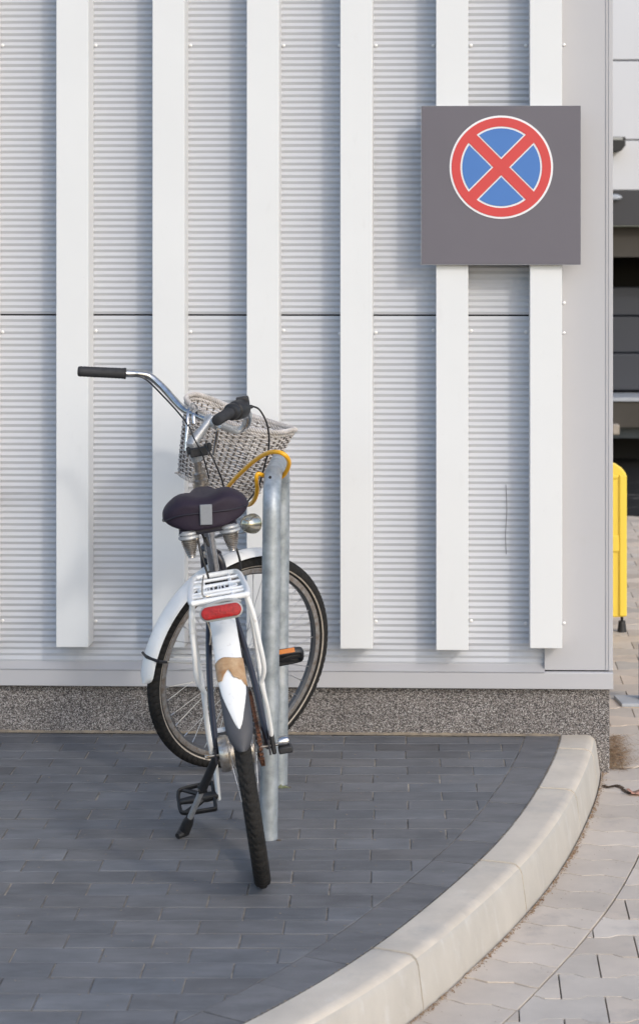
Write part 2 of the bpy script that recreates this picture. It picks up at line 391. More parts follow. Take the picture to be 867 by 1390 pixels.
def normals(c):
    out = []
    for i in range(len(c)):
        d = (c[min(i+1, len(c)-1)]-c[max(i-1, 0)]).normalized(); out.append(Vector((-d.y, d.x, 0)))   # runs towards the camera: this normal points to the road side
    return out
nor = normals(cur)
if nor[20].x < 0: nor = [-n_ for n_ in nor]
def sdist(x, y):
    """signed distance to inner kerb line, + on road side"""
    best = 1e9; bi = 0
    for i in range(0, len(cur), 3):
        d = (cur[i].x-x)**2+(cur[i].y-y)**2
        if d < best: best = d; bi = i
    for i in range(max(0, bi-3), min(len(cur), bi+4)):
        d = (cur[i].x-x)**2+(cur[i].y-y)**2
        if d < best: best = d; bi = i
    v = Vector((x, y, 0))-cur[bi]; return v.dot(nor[bi]), bi
def clip(poly, p, n, keep):
    """keep the side where (q-p).n*keep > 0"""
    out = []; N_ = len(poly)
    for i in range(N_):
        a, c = poly[i], poly[(i+1) % N_]
        da = ((a[0]-p.x)*n.x+(a[1]-p.y)*n.y)*keep; dc = ((c[0]-p.x)*n.x+(c[1]-p.y)*n.y)*keep
        if da >= 0: out.append(a)
        if da*dc < 0: t = da/(da-dc); out.append((a[0]+(c[0]-a[0])*t, a[1]+(c[1]-a[1])*t))
    return out
def clean(poly):
    out = []
    for p in poly:
        if not out or (p[0]-out[-1][0])**2+(p[1]-out[-1][1])**2 > 4e-6: out.append(p)
    if len(out) > 1 and (out[0][0]-out[-1][0])**2+(out[0][1]-out[-1][1])**2 < 4e-6: out.pop()
    return out
def area(p): return .5*sum(p[i][0]*p[(i+1) % len(p)][1]-p[(i+1) % len(p)][0]*p[i][1] for i in range(len(p)))
def inset(poly, d):
    n = len(poly); out = []
    for i in range(n):
        a, p, c = Vector(poly[i-1]), Vector(poly[i]), Vector(poly[(i+1) % n])
        e1 = (p-a).normalized(); e2 = (c-p).normalized(); n1 = Vector((-e1.y, e1.x)); n2 = Vector((-e2.y, e2.x))
        m = n1+n2
        if m.length < .2: m = n1
        m.normalize(); k = max(.5, m.dot(n1)); q = p+m*(d/k); out.append((q.x, q.y))
    return out
def block(b, poly, z, joint=.0015, bev=.003, depth=.03, tone=1.0, tilt=True):
    poly = clean(poly)
    if len(poly) < 3: return
    A = area(poly)
    if A < 0: poly = poly[::-1]; A = -A
    if A < .0004: return
    o = inset(poly, joint); i_ = inset(o, bev)
    if area(o) <= 0 or area(i_) <= 0: return
    k = len(b.v); n = len(poly); b.tone = tone
    cx0 = sum(p[0] for p in poly)/n; cy0 = sum(p[1] for p in poly)/n
    tx, ty, tz = (random.gauss(0, .004), random.gauss(0, .004), random.gauss(0, .0005)) if tilt else (0, 0, 0)
    zz = lambda p, h: z+h+tz+(p[0]-cx0)*tx+(p[1]-cy0)*ty
    b.v += [(p[0], p[1], z-depth) for p in o]+[(p[0], p[1], zz(p, -bev*.6)) for p in o]+[(p[0], p[1], zz(p, 0)) for p in i_]
    for q in range(2):
        for j in range(n): b.face((k+q*n+j, k+q*n+(j+1) % n, k+(q+1)*n+(j+1) % n, k+(q+1)*n+j))
    b.face([k+2*n+j for j in range(n)]); b.tone = 1.0
BW = .118; KW = .108        # border course width, kerb top width
# sand bed under the grey pavers, cut along the kerb
b = MB(); lo = [(cur[i].x+nor[i].x*.02, cur[i].y+nor[i].y*.02) for i in range(0, len(cur), 4)]
poly = [(-5, 6.95)]+[(lo[0][0], 6.95)]+lo+[(-5, lo[-1][1])]
b.v = [(x, y, -.0032) for x, y in poly]; b.face(range(len(poly))); tag(b.build('paving_bed', 'joint', None, smooth=False), kind='structure')
def wall_y(x): return 6.75-math.tan(BETA)*x
b = MB(); Ld, Wd = .2, .0955; y = wall_y(0)+.02
rows_y = []; y1 = 6.722; 
first = True; r = 0; yy = y1
while yy > 2.0:
    rows_y.append((yy, yy-Wd)); yy -= Wd
for r, (ya, yb2) in enumerate(rows_y):
    # phase measured from the photograph: joints at photo x = 467.5 for the first row
    off = (467.5-CX)*6.73/FPX+(.1 if r % 2 else 0)+.012*math.sin(r*2.3)*.3
    k0 = int((-3.6-off)/Ld)-1
    for k in range(k0, k0+30):
        xa_ = off+k*Ld; xb_ = xa_+Ld
        p = [(xa_, yb2), (xb_, yb2), (xb_, ya), (xa_, ya)]
        ds = [sdist(*q)[0] for q in p]; lim = -BW
        if min(ds) > lim: continue
        if max(ds) > lim:
            _, bi = sdist((xa_+xb_)/2, (ya+yb2)/2)
            pc = cur[bi]-nor[bi]*BW; p = clip(p, pc, nor[bi], -1)
        t = 1+random.gauss(0, .075); t2 = random.gauss(0, .015)
        if len(p) >= 3: block(b, p, 0, joint=.0017 if random.random() < .7 else .0025, bev=.0018, tone=(t-t2, t, t+t2))
    # a thin filler row against the plinth
for k in range(-14, 6):
    xa_ = k*.24+.05
    if xa_ > .42: continue
    block(b, [(xa_, 6.724), (xa_+.24, 6.724), (xa_+.24, wall_y(xa_+.24)-.014), (xa_, wall_y(xa_)-.014)], 0, tone=.93)
# border course following the curve: stretchers
i = 2
while i < len(cur)-12:
    j = i+10 if i > 2 else i+6; n = 6
    j = min(j, len(cur)-1)
    ids = [i+round((j-i)*t/5) for t in range(6)]
    p = [((cur[q]-nor[q]*(BW-.0005)).x, (cur[q]-nor[q]*(BW-.0005)).y) for q in ids]+[((cur[q]-nor[q]*.004).x, (cur[q]-nor[q]*.004).y) for q in ids[::-1]]
    t = .98*(1+random.gauss(0, .05)); block(b, p, .0004, joint=.0019, bev=.0014, tone=(t*1.06, t*1.04, t*1.02)); i = j
o = b.build('paving', 'paver', None, smooth=False); tag(o, kind='structure')
# kerb stones: section swept along the curve, separate stones with thin joints
b = MB(); sec = [(-.001, -.26), (-.001, -.003), (.003, .0), (KW-.026, .0), (KW-.012, -.003), (KW-.002, -.011), (KW+.004, -.024), (KW+.018, -.125), (KW+.020, -.30)]
i = 0; starts = [0, 15, 39, 76]      # lengths as the joints in the photo
while starts[-1] < len(cur)-40: starts.append(starts[-1]+36)
for a_, c_ in zip(starts[:-1], starts[1:]):
    rows = []; ids = list(range(a_, min(c_, len(cur)-1)+1))
    for q, ii in enumerate(ids):
        P = cur[ii]; d = Vector((-nor[ii].y, nor[ii].x, 0)); sh = .0022 if q == 0 else (-.0022 if q == len(ids)-1 else 0)
        if (cur[min(ii+1, len(cur)-1)]-cur[max(ii-1, 0)]).dot(d) < 0: d = -d
        P = P+d*sh; nn = nor[ii]
        rows.append([(P.x+nn.x*s_, P.y+nn.y*s_, h_+.003*min(1, max(0, q))) for s_, h_ in sec])
    t = 1+random.gauss(0, .04); b.grid(rows, False, mf=lambda i_, j_: 1 if j_ >= 5 else 0)  # outer faces take the darker side colour, painted shade
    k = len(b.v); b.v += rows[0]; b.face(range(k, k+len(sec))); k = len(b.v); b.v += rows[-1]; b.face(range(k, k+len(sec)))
tag(b.build('kerb', ['kerb', 'kerb_shaded'], None, smooth=True, ang=30), kind='structure')
# road of interlocking blocks
def beh(cx0, cy0, s=1):
    h = .1; w1, w2 = .080*s, .060*s; a1, a2 = .038, .062
    return [(cx0-h, cy0-w1), (cx0-a2, cy0-w1), (cx0-a1, cy0-w2), (cx0+a1, cy0-w2), (cx0+a2, cy0-w1), (cx0+h, cy0-w1),
            (cx0+h, cy0+w1), (cx0+a2, cy0+w1), (cx0+a1, cy0+w2), (cx0-a1, cy0+w2), (cx0-a2, cy0+w1), (cx0-h, cy0+w1)]
b = MB(); SW = .19; foot = KW+.02
ra = math.radians(-2.0)
for r in range(0, 82):
    cy0 = 1.6+r*.14
    for k in range(0, 22):
        cx0 = -1.6+k*.2+(.1 if r % 2 else 0)
        X = cx0*math.cos(ra)-(cy0-5)*math.sin(ra); Y_ = 5+cx0*math.sin(ra)+(cy0-5)*math.cos(ra)
        if X > 2.1 or X < -1.9: continue
        # building footprint
        if Y_ > wall_y(X)-.05 and X < XR-.12: continue
        p = [((q[0])*math.cos(ra)-(q[1]-5)*math.sin(ra), 5+(q[0])*math.sin(ra)+(q[1]-5)*math.cos(ra)) for q in beh(cx0, cy0)]
        if Y_ < 6.80:
            dd, bi = sdist(X, Y_)
            if dd < foot+SW-.16: continue
            if dd < foot+SW+.16:
                pc = cur[bi]+nor[bi]*(foot+SW); p = clip(p, pc, nor[bi], 1)
        t = 1+random.gauss(0, .07); t2 = random.gauss(0, .02)
        if len(p) >= 3: block(b, p, ROAD, joint=.0018, bev=.001, tone=(t+t2, t, t-t2), depth=.05)
# strip of blocks along the kerb with wavy radial joints
i = 3
while i < len(cur)-8:
    j = i+7; P0 = cur[i]; P1 = cur[j]; wav = [0, .15, .35, .5, .65, .85, 1]; amp = [0, 0, .011, .0, -.011, 0, 0]
    d0 = (cur[i+1]-cur[i]).normalized(); d1 = (cur[j]-cur[j-1]).normalized()
    p = [((P0+nor[i]*(foot+SW*w)+d0*a)) for w, a in zip(wav, amp)]+[((P1+nor[j]*(foot+SW*w)+d1*a)) for w, a in zip(wav[::-1], amp[::-1])]
    t = 1+random.gauss(0, .06); block(b, [(q.x, q.y) for q in p], ROAD+.0004, joint=.0022, bev=.001, tone=(t, t, t), depth=.05)
    i = j
tag(b.build('road', 'rpaver', None, smooth=False), kind='structure')
b = MB()
b.v = [(-1.9, 1.4, ROAD-.008), (2.2, 1.4, ROAD-.008), (2.2, 13.0, ROAD-.008), (-1.9, 13.0, ROAD-.008)]; b.face((0, 1, 2, 3)); tag(b.build('road_bed', 'soil', None, smooth=False), kind='structure')
b = MB(); b.v = [(-40, 13.0, ROAD), (60, 13.0, ROAD), (60, 60, ROAD), (-40, 60, ROAD)]; b.face((0, 1, 2, 3)); b.v += [(2.1, -20, ROAD), (40, -20, ROAD), (40, 13, ROAD), (2.1, 13, ROAD)]; b.face((4, 5, 6, 7)); tag(b.build('far_road', 'rpaver', None, smooth=False), kind='structure')
# leaf litter in the gutter and needles at the corner
b = MB(); rnd = random.Random(3)
def lerp(a, c, t): return a+(c-a)*t
def sliver(b, x, y, z, l, w, a, tilt=0.0, m=0):
    d = Vector((math.cos(a)*l, math.sin(a)*l, tilt*l)); s_ = Vector((-math.sin(a)*w, math.cos(a)*w, 0)); P = Vector((x, y, z)); up = Vector((0, 0, w*.8))
    k = len(b.v); b.v += [tuple(P-d-s_), tuple(P+d-s_*.3), tuple(P+d+s_*.3), tuple(P-d+s_), tuple(P+up)]
    b.face((k, k+1, k+4), m); b.face((k+1, k+2, k+4), m); b.face((k+2, k+3, k+4), m); b.face((k+3, k, k+4), m)
for _ in range(3200):
    i = rnd.randrange(0, 190); dens = .5+.5*math.sin(i*.13+1)*math.sin(i*.41)
    if rnd.random() > dens*.8+.25: continue
    dd = foot+.004+abs(rnd.gauss(0, .006)); P = lerp(cur[i], cur[i+1], rnd.random())+nor[i]*dd
    sliver(b, P.x, P.y, ROAD+.0015, rnd.uniform(.001, .005), rnd.uniform(.0006, .002), rnd.uniform(0, 6.3), rnd.uniform(0, .5))
    if rnd.random() < .06:
        P = cur[i]+nor[i]*(foot+rnd.uniform(0, .2)); sliver(b, P.x, P.y, ROAD+.0025, rnd.uniform(.001, .003), .001, rnd.uniform(0, 6.3))
tag(b.build('leaf_litter', 'needle', None, smooth=False), 'brown dry litter gathered along the foot of the pale kerb', 'leaf litter', kind='stuff')
b = MB()
for _ in range(800):
    a = rnd.random(); u = rnd.gauss(0, .3)
    c = Gp(827+abs(rnd.gauss(0, 11)), rnd.uniform(1000, 1046), ROAD) if rnd.random() < .75 else Gp(830+abs(rnd.gauss(0, 16)), rnd.gauss(1026, 8), ROAD)
    if c.x < XR+.004 and c.y > wall_y(c.x)-.0: c.x = XR+.006+rnd.random()*.02
    sliver(b, c.x, c.y, ROAD+.002+rnd.random()*.008, rnd.uniform(.008, .03), .0007, rnd.uniform(0, 6.3), rnd.uniform(-.4, .5))
tag(b.build('pine_needles', 'needle', None, smooth=False), 'small heap of brown pine needles at the corner of the speckled plinth', 'pine needles', kind='stuff')
b = MB()
for _ in range(300):
    t = rnd.random(); P = Gp(818+t*38, 1067+10*t*t+2*math.sin(t*9)+rnd.gauss(0, .5), ROAD)
    sliver(b, P.x, P.y, ROAD+.003, rnd.uniform(.003, .01), rnd.uniform(.0008, .002), rnd.gauss(-.3, .5), rnd.uniform(0, .3))
tag(b.build('twig_litter', 'twig', None, smooth=False), 'dark line of twigs and soil across the pale blocks beside the kerb end', 'leaf litter', kind='stuff')
b = MB()
for _ in range(900):
    x = rnd.uniform(-1.3, .5); y = rnd.uniform(4.2, 6.7)
    if sdist(x, y)[0] > -.01: continue
    l = rnd.uniform(.0008, .0026)*(1.5 if rnd.random() < .06 else 1); sliver(b, x, y, .001, l, l*.7, rnd.uniform(0, 6.3), rnd.uniform(0, .3))
for _ in range(700):
    i = rnd.randrange(0, 230); P = cur[i]-nor[i]*rnd.gauss(.001, .002); l = rnd.uniform(.001, .004); sliver(b, P.x, P.y, .0015, l, l*.5, rnd.uniform(0, 6.3), .2)
tag(b.build('grit', 'sandline', None, smooth=False), 'fine pale grit scattered over the grey pavers and along the kerb joint', 'grit', kind='stuff')
# sand line at the foot of the plinth
b = MB(); n = 400; rows = []
rndb = random.Random(5)
for k in range(n+1):
    x = XL+(XR-.16-XL)*k/n; y = wall_y(x); h = .006+.003*rndb.random(); w = .010+.005*rndb.random()
    rows.append([(x, y-w, .0005), (x, y-w*.5, h*.45), (x, y+.002, h)])
b.grid(rows, False); tag(b.build('sand_line', 'sandline', None, smooth=False), 'line of tan sand between grey pavers and speckled plinth', 'sand', kind='stuff')
# leaf
b = MB(); P = Gp(861, 1079, ROAD)
pts = []
for k in range(16):
    a = 2*math.pi*k/16; r_ = (.034 if k % 2 == 0 else .024)*(1+.2*math.cos(a)); pts.append((r_*1.25*math.cos(a), r_*.8*math.sin(a), .006+.010*math.cos(a)**2+.004*math.sin(3*a)))
b.v = [(0, 0, .004)]+pts
for k in range(16): b.face((0, 1+k, 1+(k+1) % 16))
k = len(b.v); b.tube([(.03, 0, .012), (.05, .008, .006), (.07, .012, .002)], .001, 5)
lf = b.build('fallen_leaf', 'leaf', None); lf.location = P; lf.rotation_euler = (.1, .15, .5); sm = lf.modifiers.new('thick', 'SOLIDIFY'); sm.thickness = .0006
tag(lf, 'curled reddish dry leaf lying on pale blocks right of the kerb', 'leaf')
# grass tuft at the far post
def tuft(px, py, n, label, spread, hgt, grp=None):
    b = MB(); c = Gp(px, py)
    for _ in range(n):
        a = rnd.uniform(0, 6.3); r_ = rnd.uniform(0, .006); l = rnd.uniform(.4, 1)*spread; h = hgt*rnd.uniform(.3, 1)
        p0 = Vector((r_*math.cos(a), r_*math.sin(a), -.004)); p2 = p0+Vector((math.cos(a)*l, math.sin(a)*l*.7, h*.4)); p1 = p0+Vector((math.cos(a)*l*.4, math.sin(a)*l*.3, h))
        b.tube([p0, p1, p2], [.0012, .0009, .0002], 4)
    o = b.build('grass_tuft', 'grass', None); o.location = c
    tag(o, label, 'grass')
tuft(384, 1069, 46, 'small tuft of grass growing at the foot of the far rack leg', .022, .012)
# pebbles near the posts
def pebble(px, py, s_, label):
    b = MB(); b.lathe([(.2*s_, 0), (.9*s_, .15*s_), (1*s_, .5*s_), (.7*s_, .85*s_), (.1*s_, s_)], (0, 0, 0), (0, 0, 1), 7)
    o = b.build('pebble', 'soil', None); o.location = Gp(px, py); o.scale = (1.4, 1, .7); tag(o, label, 'pebble')
pebble(378.5, 1141, .005, 'small dark pebble at the foot of the near rack leg')
pebble(393, 1069, .004, 'tiny pebble beside the grass at the far rack leg')
pebble(512, 1055, .003, 'tiny dark pebble alone on the grey pavers right of the rack')

# ------------------------------------------------------------ hoop rack
rk = empty('bike_rack', Gp(367, 1102)); tag(rk, 'galvanised steel hoop rack set in the grey pavers right of the bicycle', 'bike rack')
inv = Matrix.Translation(-rk.location)
nb = Gp(364.5, 1138); fb = Gp(379.2, 1064)
nt_ = Wp(368.6, 700, nb.y+.002); ft_ = Wp(381.6, 700, fb.y-.002)
def lerp(a, c, t): return a+(c-a)*t
dn = (nt_-nb)/(nt_.z); df = (ft_-fb)/(ft_.z)
HT = .975
def at_n(z): return nb+dn*z
def at_f(z): return fb+df*z
rb = .11; P = [at_n(-.2), at_n(.2), at_n(.5), at_n(HT-rb)]
N1 = at_n(HT); F1 = at_f(HT); along = (F1-N1).normalized()
for k in range(1, 9):
    a = k/8*math.pi/2; P.append(at_n(HT-rb)+along*rb*(1-math.cos(a))+Vector((0, 0, rb*math.sin(a))))
for k in range(0, 9):
    a = k/8*math.pi/2; P.append(F1+along*(-rb+rb*math.sin(a))+Vector((0, 0, -rb+rb*math.cos(a))))
P += [at_f(.5), at_f(.2), at_f(-.2)]
b = MB(); b.tube(P, .0245, 28); b.build('hoop', 'galv', rk, inv)
b = MB(); q = Wp(366.5, 648, nb.y-.022); b.lathe([(.0001, 0), (.0042, .0006), (.0042, .004)], q, (0, 1, 0), 12); b.build('drain_hole', 'gap', rk, inv)
b = MB(); q = Wp(386.5, 652, fb.y-.022); b.lathe([(.0001, -.004), (.0125, -.004), (.014, .0), (.014, .012)], q, (.15, 1, 0), 20); b.build('end_plate', 'galv', rk, inv)
b = MB(); q = Wp(388.5, 651, fb.y-.029); b.lathe([(.0001, 0), (.004, .0006), (.004, .004)], q, (.15, 1, 0), 12); b.build('drain_hole', 'gap', rk, inv)

# ------------------------------------------------------------ the bicycle
LOC = Vector((-.322, 5.198, 0)); EUL = Euler((math.radians(-.048), math.radians(-8.675), math.radians(6.422)))
bike = empty('bicycle', LOC, EUL)
tag(bike, 'old white and dark city bicycle with wicker basket locked to the hoop rack', 'bicycle')
BM = Matrix.Translation(LOC) @ EUL.to_matrix().to_4x4(); BI = BM.inverted()
Rw, rt = .3375, .021
HA = math.radians(71.14); axv = Vector((0, -math.cos(HA), math.sin(HA))); A0 = Vector((0, 1.13-.045/math.sin(HA), Rw))
ST = Matrix.Translation(A0) @ Matrix.Rotation(-math.radians(58.0), 4, axv) @ Matrix.Translation(-A0)
def AX(z): return A0+axv*((z-Rw)/axv.z)
AXY = lambda z: (BM @ AX(z)).y
def B(px, py, Y): return BI @ Wp(px, py, Y)
hubF = ST @ Vector((0, 1.13, Rw)); nF = (ST.to_3x3() @ Vector((1, 0, 0))).normalized()
# wheels: built about the origin, axle along x, then placed by an object matrix
def make_wheel(name, loc, mx, n_t=720):
    w = bpy.data.objects.new(name, None); link(w); w.parent = bike; w.matrix_local = Matrix.Translation(loc) @ mx; w.empty_display_size = .1
    b = MB(); rows = []; nc = 30; NP = 92
    def mf(i, j):
        a = (j+.5)/nc*2*math.pi
        return 1 if (.60*math.pi < a < .70*math.pi or 1.30*math.pi < a < 1.40*math.pi) else 0
    for i in range(n_t):
        th = 2*math.pi*i/n_t; row = []
        for j in range(nc):
            a = 2*math.pi*j/nc; ca, sa = math.cos(a), math.sin(a); r_ = rt
            x = sa*rt*.98
            if ca > .05:
                ph = (i/n_t*NP+abs(sa)*1.3) % 1; 
                if ph < .3 and abs(sa) > .12: r_ = rt-.0034
                if abs(abs(sa)-.55) < .09: r_ = min(r_, rt-.0028)
                x = sa*r_
            R_ = (Rw-rt)+ca*r_
            row.append((x, R_*math.cos(th), R_*math.sin(th)))
        rows.append(row)
    b.grid(rows, True, True, 0, mf); b.build('tyre', ['tyre', 'band'], w, smooth=True, ang=50, recalc=False)
    Ro = Rw-rt*1.80; prof = [(.0125, Ro), (.0135, Ro-.003), (.0125, Ro-.015), (.006, Ro-.021), (-.006, Ro-.021), (-.0125, Ro-.015), (-.0135, Ro-.003), (-.0125, Ro), (0, Ro+.002)]
    b = MB(); n = 120
    rows = [[(x, r_*math.cos(2*math.pi*i/n), r_*math.sin(2*math.pi*i/n)) for x, r_ in prof] for i in range(n)]
    b.grid(rows, True, True, 0, lambda i, j: 1 if j in (2, 3, 4) else 0); b.build('rim', ['rim', 'rimin'], w, ang=40)
    b = MB(); b.lathe([(.004, -.068), (.004, -.05), (.012, -.048), (.013, -.037), (.026, -.036), (.026, -.033), (.014, -.030), (.014, .030), (.026, .033), (.026, .036), (.013, .037), (.012, .048), (.004, .05), (.004, .068)], (0, 0, 0), (1, 0, 0), 20)
    b.build('hub', 'alu', w)
    proto = None
    for k in range(36):
        sd_ = 1 if k % 2 else -1; a = 2*math.pi*k/36; da = (1 if (k//2) % 2 else -1)*math.radians(62)
        if proto is None:
            b = MB(); b.tube([(sd_*.034, .025*math.cos(da), .025*math.sin(da)), (sd_*.006, Ro-.020, 0)], .00105, 5); pr = {}
            proto = 1
        key = (sd_, da > 0)
        if key not in pr:
            b = MB(); b.tube([(sd_*.034, .025*math.cos(da), .025*math.sin(da)), (sd_*.005, Ro-.035, 0)], .00105, 5); b.tube([(sd_*.005, Ro-.035, 0), (sd_*.003, Ro-.019, 0)], .0019, 6)
            o = b.build('spoke', 'spoke', w); pr[key] = o
        else: o = pr[key].copy(); link(o); o.parent = w
        o.rotation_euler = (a, 0, 0)
    b = MB(); a = math.radians(104); d = Vector((0, math.cos(a), math.sin(a))); b.tube([d*(Ro-.02), d*(Ro-.038), d*(Ro-.05)], [.003, .0042, .0035], 8); b.build('valve', 'black', w)
    return w
rw = make_wheel('rear_wheel', Vector((0, 0, Rw)), Matrix.Identity(4))
fw = make_wheel('front_wheel', Vector((0, 0, 0)), Matrix.Identity(4))
fw.matrix_local = Matrix.Translation(hubF) @ ST.to_3x3().to_4x4() @ Matrix.Rotation(0, 4, 'X')
# mudguards
def arc_guard(a0, a1, R_, wd, dep, n=50, taper=None, c=(0, 0, Rw)):
    rows = []; nc = 12
    for i in range(n+1):
        t = i/n; a = math.radians(a0+(a1-a0)*t); w_ = wd*(taper(t) if taper else 1); row = []
        for side in (0, 1):
            for k in range(nc+1):
                q = -1+2*k/nc if side == 0 else 1-2*k/nc
                x = w_/2*math.sin(q*math.pi*.42)/math.sin(math.pi*.42); rr = R_-dep*(1-math.cos(q*math.pi*.42))-(0 if side == 0 else .0013)
                row.append((c[0]+x*(1 if side == 0 else .96), c[1]+rr*math.cos(a), c[2]+rr*math.sin(a)))
        rows.append(row)
    return rows
b = MB(); rows = arc_guard(60, 158, .360, .064, .018, 60, lambda t: 1 if t < .78 else max(0, 1-((t-.78)/.221)**2.3)**.52)
b.grid(rows, True); n = len(rows[0]); b.face(range(n)[::-1]); b.build('rear_mudguard', 'white', bike); rg = bike.children[-1]
gp = [o for o in bike.children if o.name.startswith('rear_mudguard')][0]
b = MB(); rows = arc_guard(140, 166.5, .3575, .068, .019, 24, lambda t: 1.0 if t < .5 else math.sqrt(max(0, 1-((t-.5)/.51)**2)*.97+.03)); b.grid(rows, True); b.build('mud_flap', 'flap', gp)
# torn tape band over the guard (proud of it)
b = MB(); rows = []; rr_ = random.Random(2)
for i in range(15):
    row = []
    for k in range(25):
        q = -1+2*k/24; a0 = 128.5+.5*math.sin(q*5); a1 = 137.5+3.8*max(0, q)-3.4*math.exp(-((q+.12)/.2)**2)+.5*math.sin(q*9+1)+.35*math.sin(q*21)
        a = math.radians(a0+(a1-a0)*i/14); w_ = .070; x = w_/2*math.sin(q*math.pi*.45)/math.sin(math.pi*.45); R_ = .3628-.021*(1-math.cos(q*math.pi*.45))+.0012*rr_.random()
        row.append((x, R_*math.cos(a), Rw+R_*math.sin(a)))
    rows.append(row)
b.grid(rows, False); o = b.build('tape_band', 'tape', gp); sm = o.modifiers.new('t', 'SOLIDIFY'); sm.thickness = .0012; sm.offset = -1
# front mudguard turns with the fork
b = MB(); rows = arc_guard(80, 184, .358, .062, .018, 60, lambda t: .75 if t < .0 else (1 if t < .95 else math.sqrt(max(.05, 1-((t-.95)/.053)**2))), c=(0, 1.13, Rw))
b.grid(rows, True); n = len(rows[0]); b.face(range(n)[::-1]); b.face([len(b.v)-n+k for k in range(n)])
fg = b.build('front_mudguard', 'white', bike, ST)
def stp(x, y, z): return ST @ Vector((x, y, z))
b = MB()
for sx_ in (-1, 1):
    a = math.radians(171); b.tube([stp(sx_*.052, 1.13, Rw), stp(sx_*.036, 1.13+.345*math.cos(a), Rw+.345*math.sin(a))], .0016, 6)
b.build('stay', 'spoke', fg)
b = MB(); a = math.radians(171); 
b.tube([stp(-.038, 1.13+.348*math.cos(a), Rw+.348*math.sin(a)), stp(0, 1.13+.36*math.cos(a), Rw+.36*math.sin(a)), stp(.038, 1.13+.345*math.cos(a), Rw+.345*math.sin(a))], [.004, .005, .0045], 8)
b.tube([stp(.038, 1.13+.345*math.cos(a), Rw+.345*math.sin(a)), stp(.042, 1.13+.315*math.cos(a), Rw+.315*math.sin(a))], [.0055, .0035], 8)
b.build('stay_clip', 'black', fg)
# frame
fr = MB(); BB = Vector((0, .46, .285)); STop = Vector((0, .300, .735))
fr.tube([BB, STop], .0145, 16)
fr.tube([AX(.70), AX(.905)], .018, 18)
fr.tube(catmull([AX(.79), (0, .72, .62), (0, .55, .45), (0, .415, .40)], 8), .0135, 14)
fr.tube(catmull([AX(.73), (0, .76, .50), (0, .60, .33), BB], 8), .0155, 14)
fr.tube([BB-Vector((.035, 0, 0)), BB+Vector((.035, 0, 0))], .021, 18)
for sx_ in (-1, 1):
    fr.tube(catmull([BB+Vector((sx_*.02, -.02, 0)), (sx_*.045, .26, .315), (sx_*.062, .05, .335), (sx_*.066, 0, Rw)], 6), .0095, 12)
    fr.tube(catmull([STop+Vector((sx_*.012, 0, -.03)), (sx_*.036, .20, .625), (sx_*.055, .11, .50), (sx_*.064, .02, .37), (sx_*.066, 0, Rw)], 8), .0085, 12)
    fr.box((sx_*.068, 0, Rw), (.005, .035, .04))
fr.tube([(-.036, .20, .625), (.036, .20, .625)], .006, 8)
frame = fr.build('frame', 'frame', bike)
b = MB(); b.tube([STop+Vector((0, .004, -.02)), STop+Vector((0, -.002, .012))], .0185, 18); b.tube([STop+Vector((-.02, -.012, -.006)), STop+Vector((.02, -.012, -.006))], .005, 8); b.build('seat_clamp', 'black', bike)
# fork
b = MB()
for sx_ in (-1, 1):
    b.tube([stp(*v) for v in catmull([(sx_*.03, AX(.70).y, .70), (sx_*.046, AX(.66).y+.002, .66), (sx_*.053, AX(.5).y, .5), (sx_*.054, AX(.40).y+.012, .40), (sx_*.056, 1.13, Rw)], 6)], [.0125, .0125, .009], 12)
b.tube([stp(-.035, AX(.70).y, .70), stp(.035, AX(.70).y, .70)], .0145, 12)
b.tube([AX(.66), AX(.92)], .0135, 14); b.build('fork', 'frame', bike)
# headset + stem
b = MB(); b.lathe([(.019, -.03), (.024, -.022), (.024, -.012), (.018, -.010), (.018, -.004), (.0225, -.002), (.0225, .006), (.017, .009), (.017, .014), (.020, .016), (.020, .026), (.013, .030)], AX(.925), axv, 24); b.build('headset', 'chrome_dull', bike)
b = MB(); b.lathe([(.019, 0), (.023, .004), (.023, .016), (.018, .02)], AX(.685), axv, 24); b.build('fork_crown_race', 'chrome_dull', bike)
Ys = AXY(1.0)
b = MB(); b.tube([AX(.93), AX(.985)], .0122, 18); b.build('quill', 'chrome_dull', bike)
cl = stp(0, .9, 1.1)
e1 = B(261.5, 601, AXY(1.03)); e0 = AX(.985); e2 = B(288.5, 566, (BM @ cl).y)
b = MB(); b.tube([e0, lerp(e0, e1, .5), e1, lerp(e1, e2, .12), lerp(e1, e2, .55), e2], [.0165, .0185, .0195, .0165, .0125, .012], 18)
bd = (stp(1, .9, 1.1)-stp(0, .9, 1.1)).normalized()
b.tube([cl-bd*.024, cl+bd*.024], .0175, 20); b.build('stem', 'alu', bike)
b = MB(); b.box(B(270, 613, AXY(1.0)-.03), (.052, .03, .026)); b.tube([B(255, 607, AXY(1.)-.02), B(258, 617, AXY(1.)-.025)], .007, 10); b.tube([B(283, 601, AXY(1.)-.03), B(285, 612, AXY(1.)-.03)], .007, 10); b.lathe([(.0055, 0), (.0055, .006)], B(279, 604, AXY(1.)-.05), (0, -1, 0), 10)
b.build('cable_bracket', 'black', bike, bevel=.003)
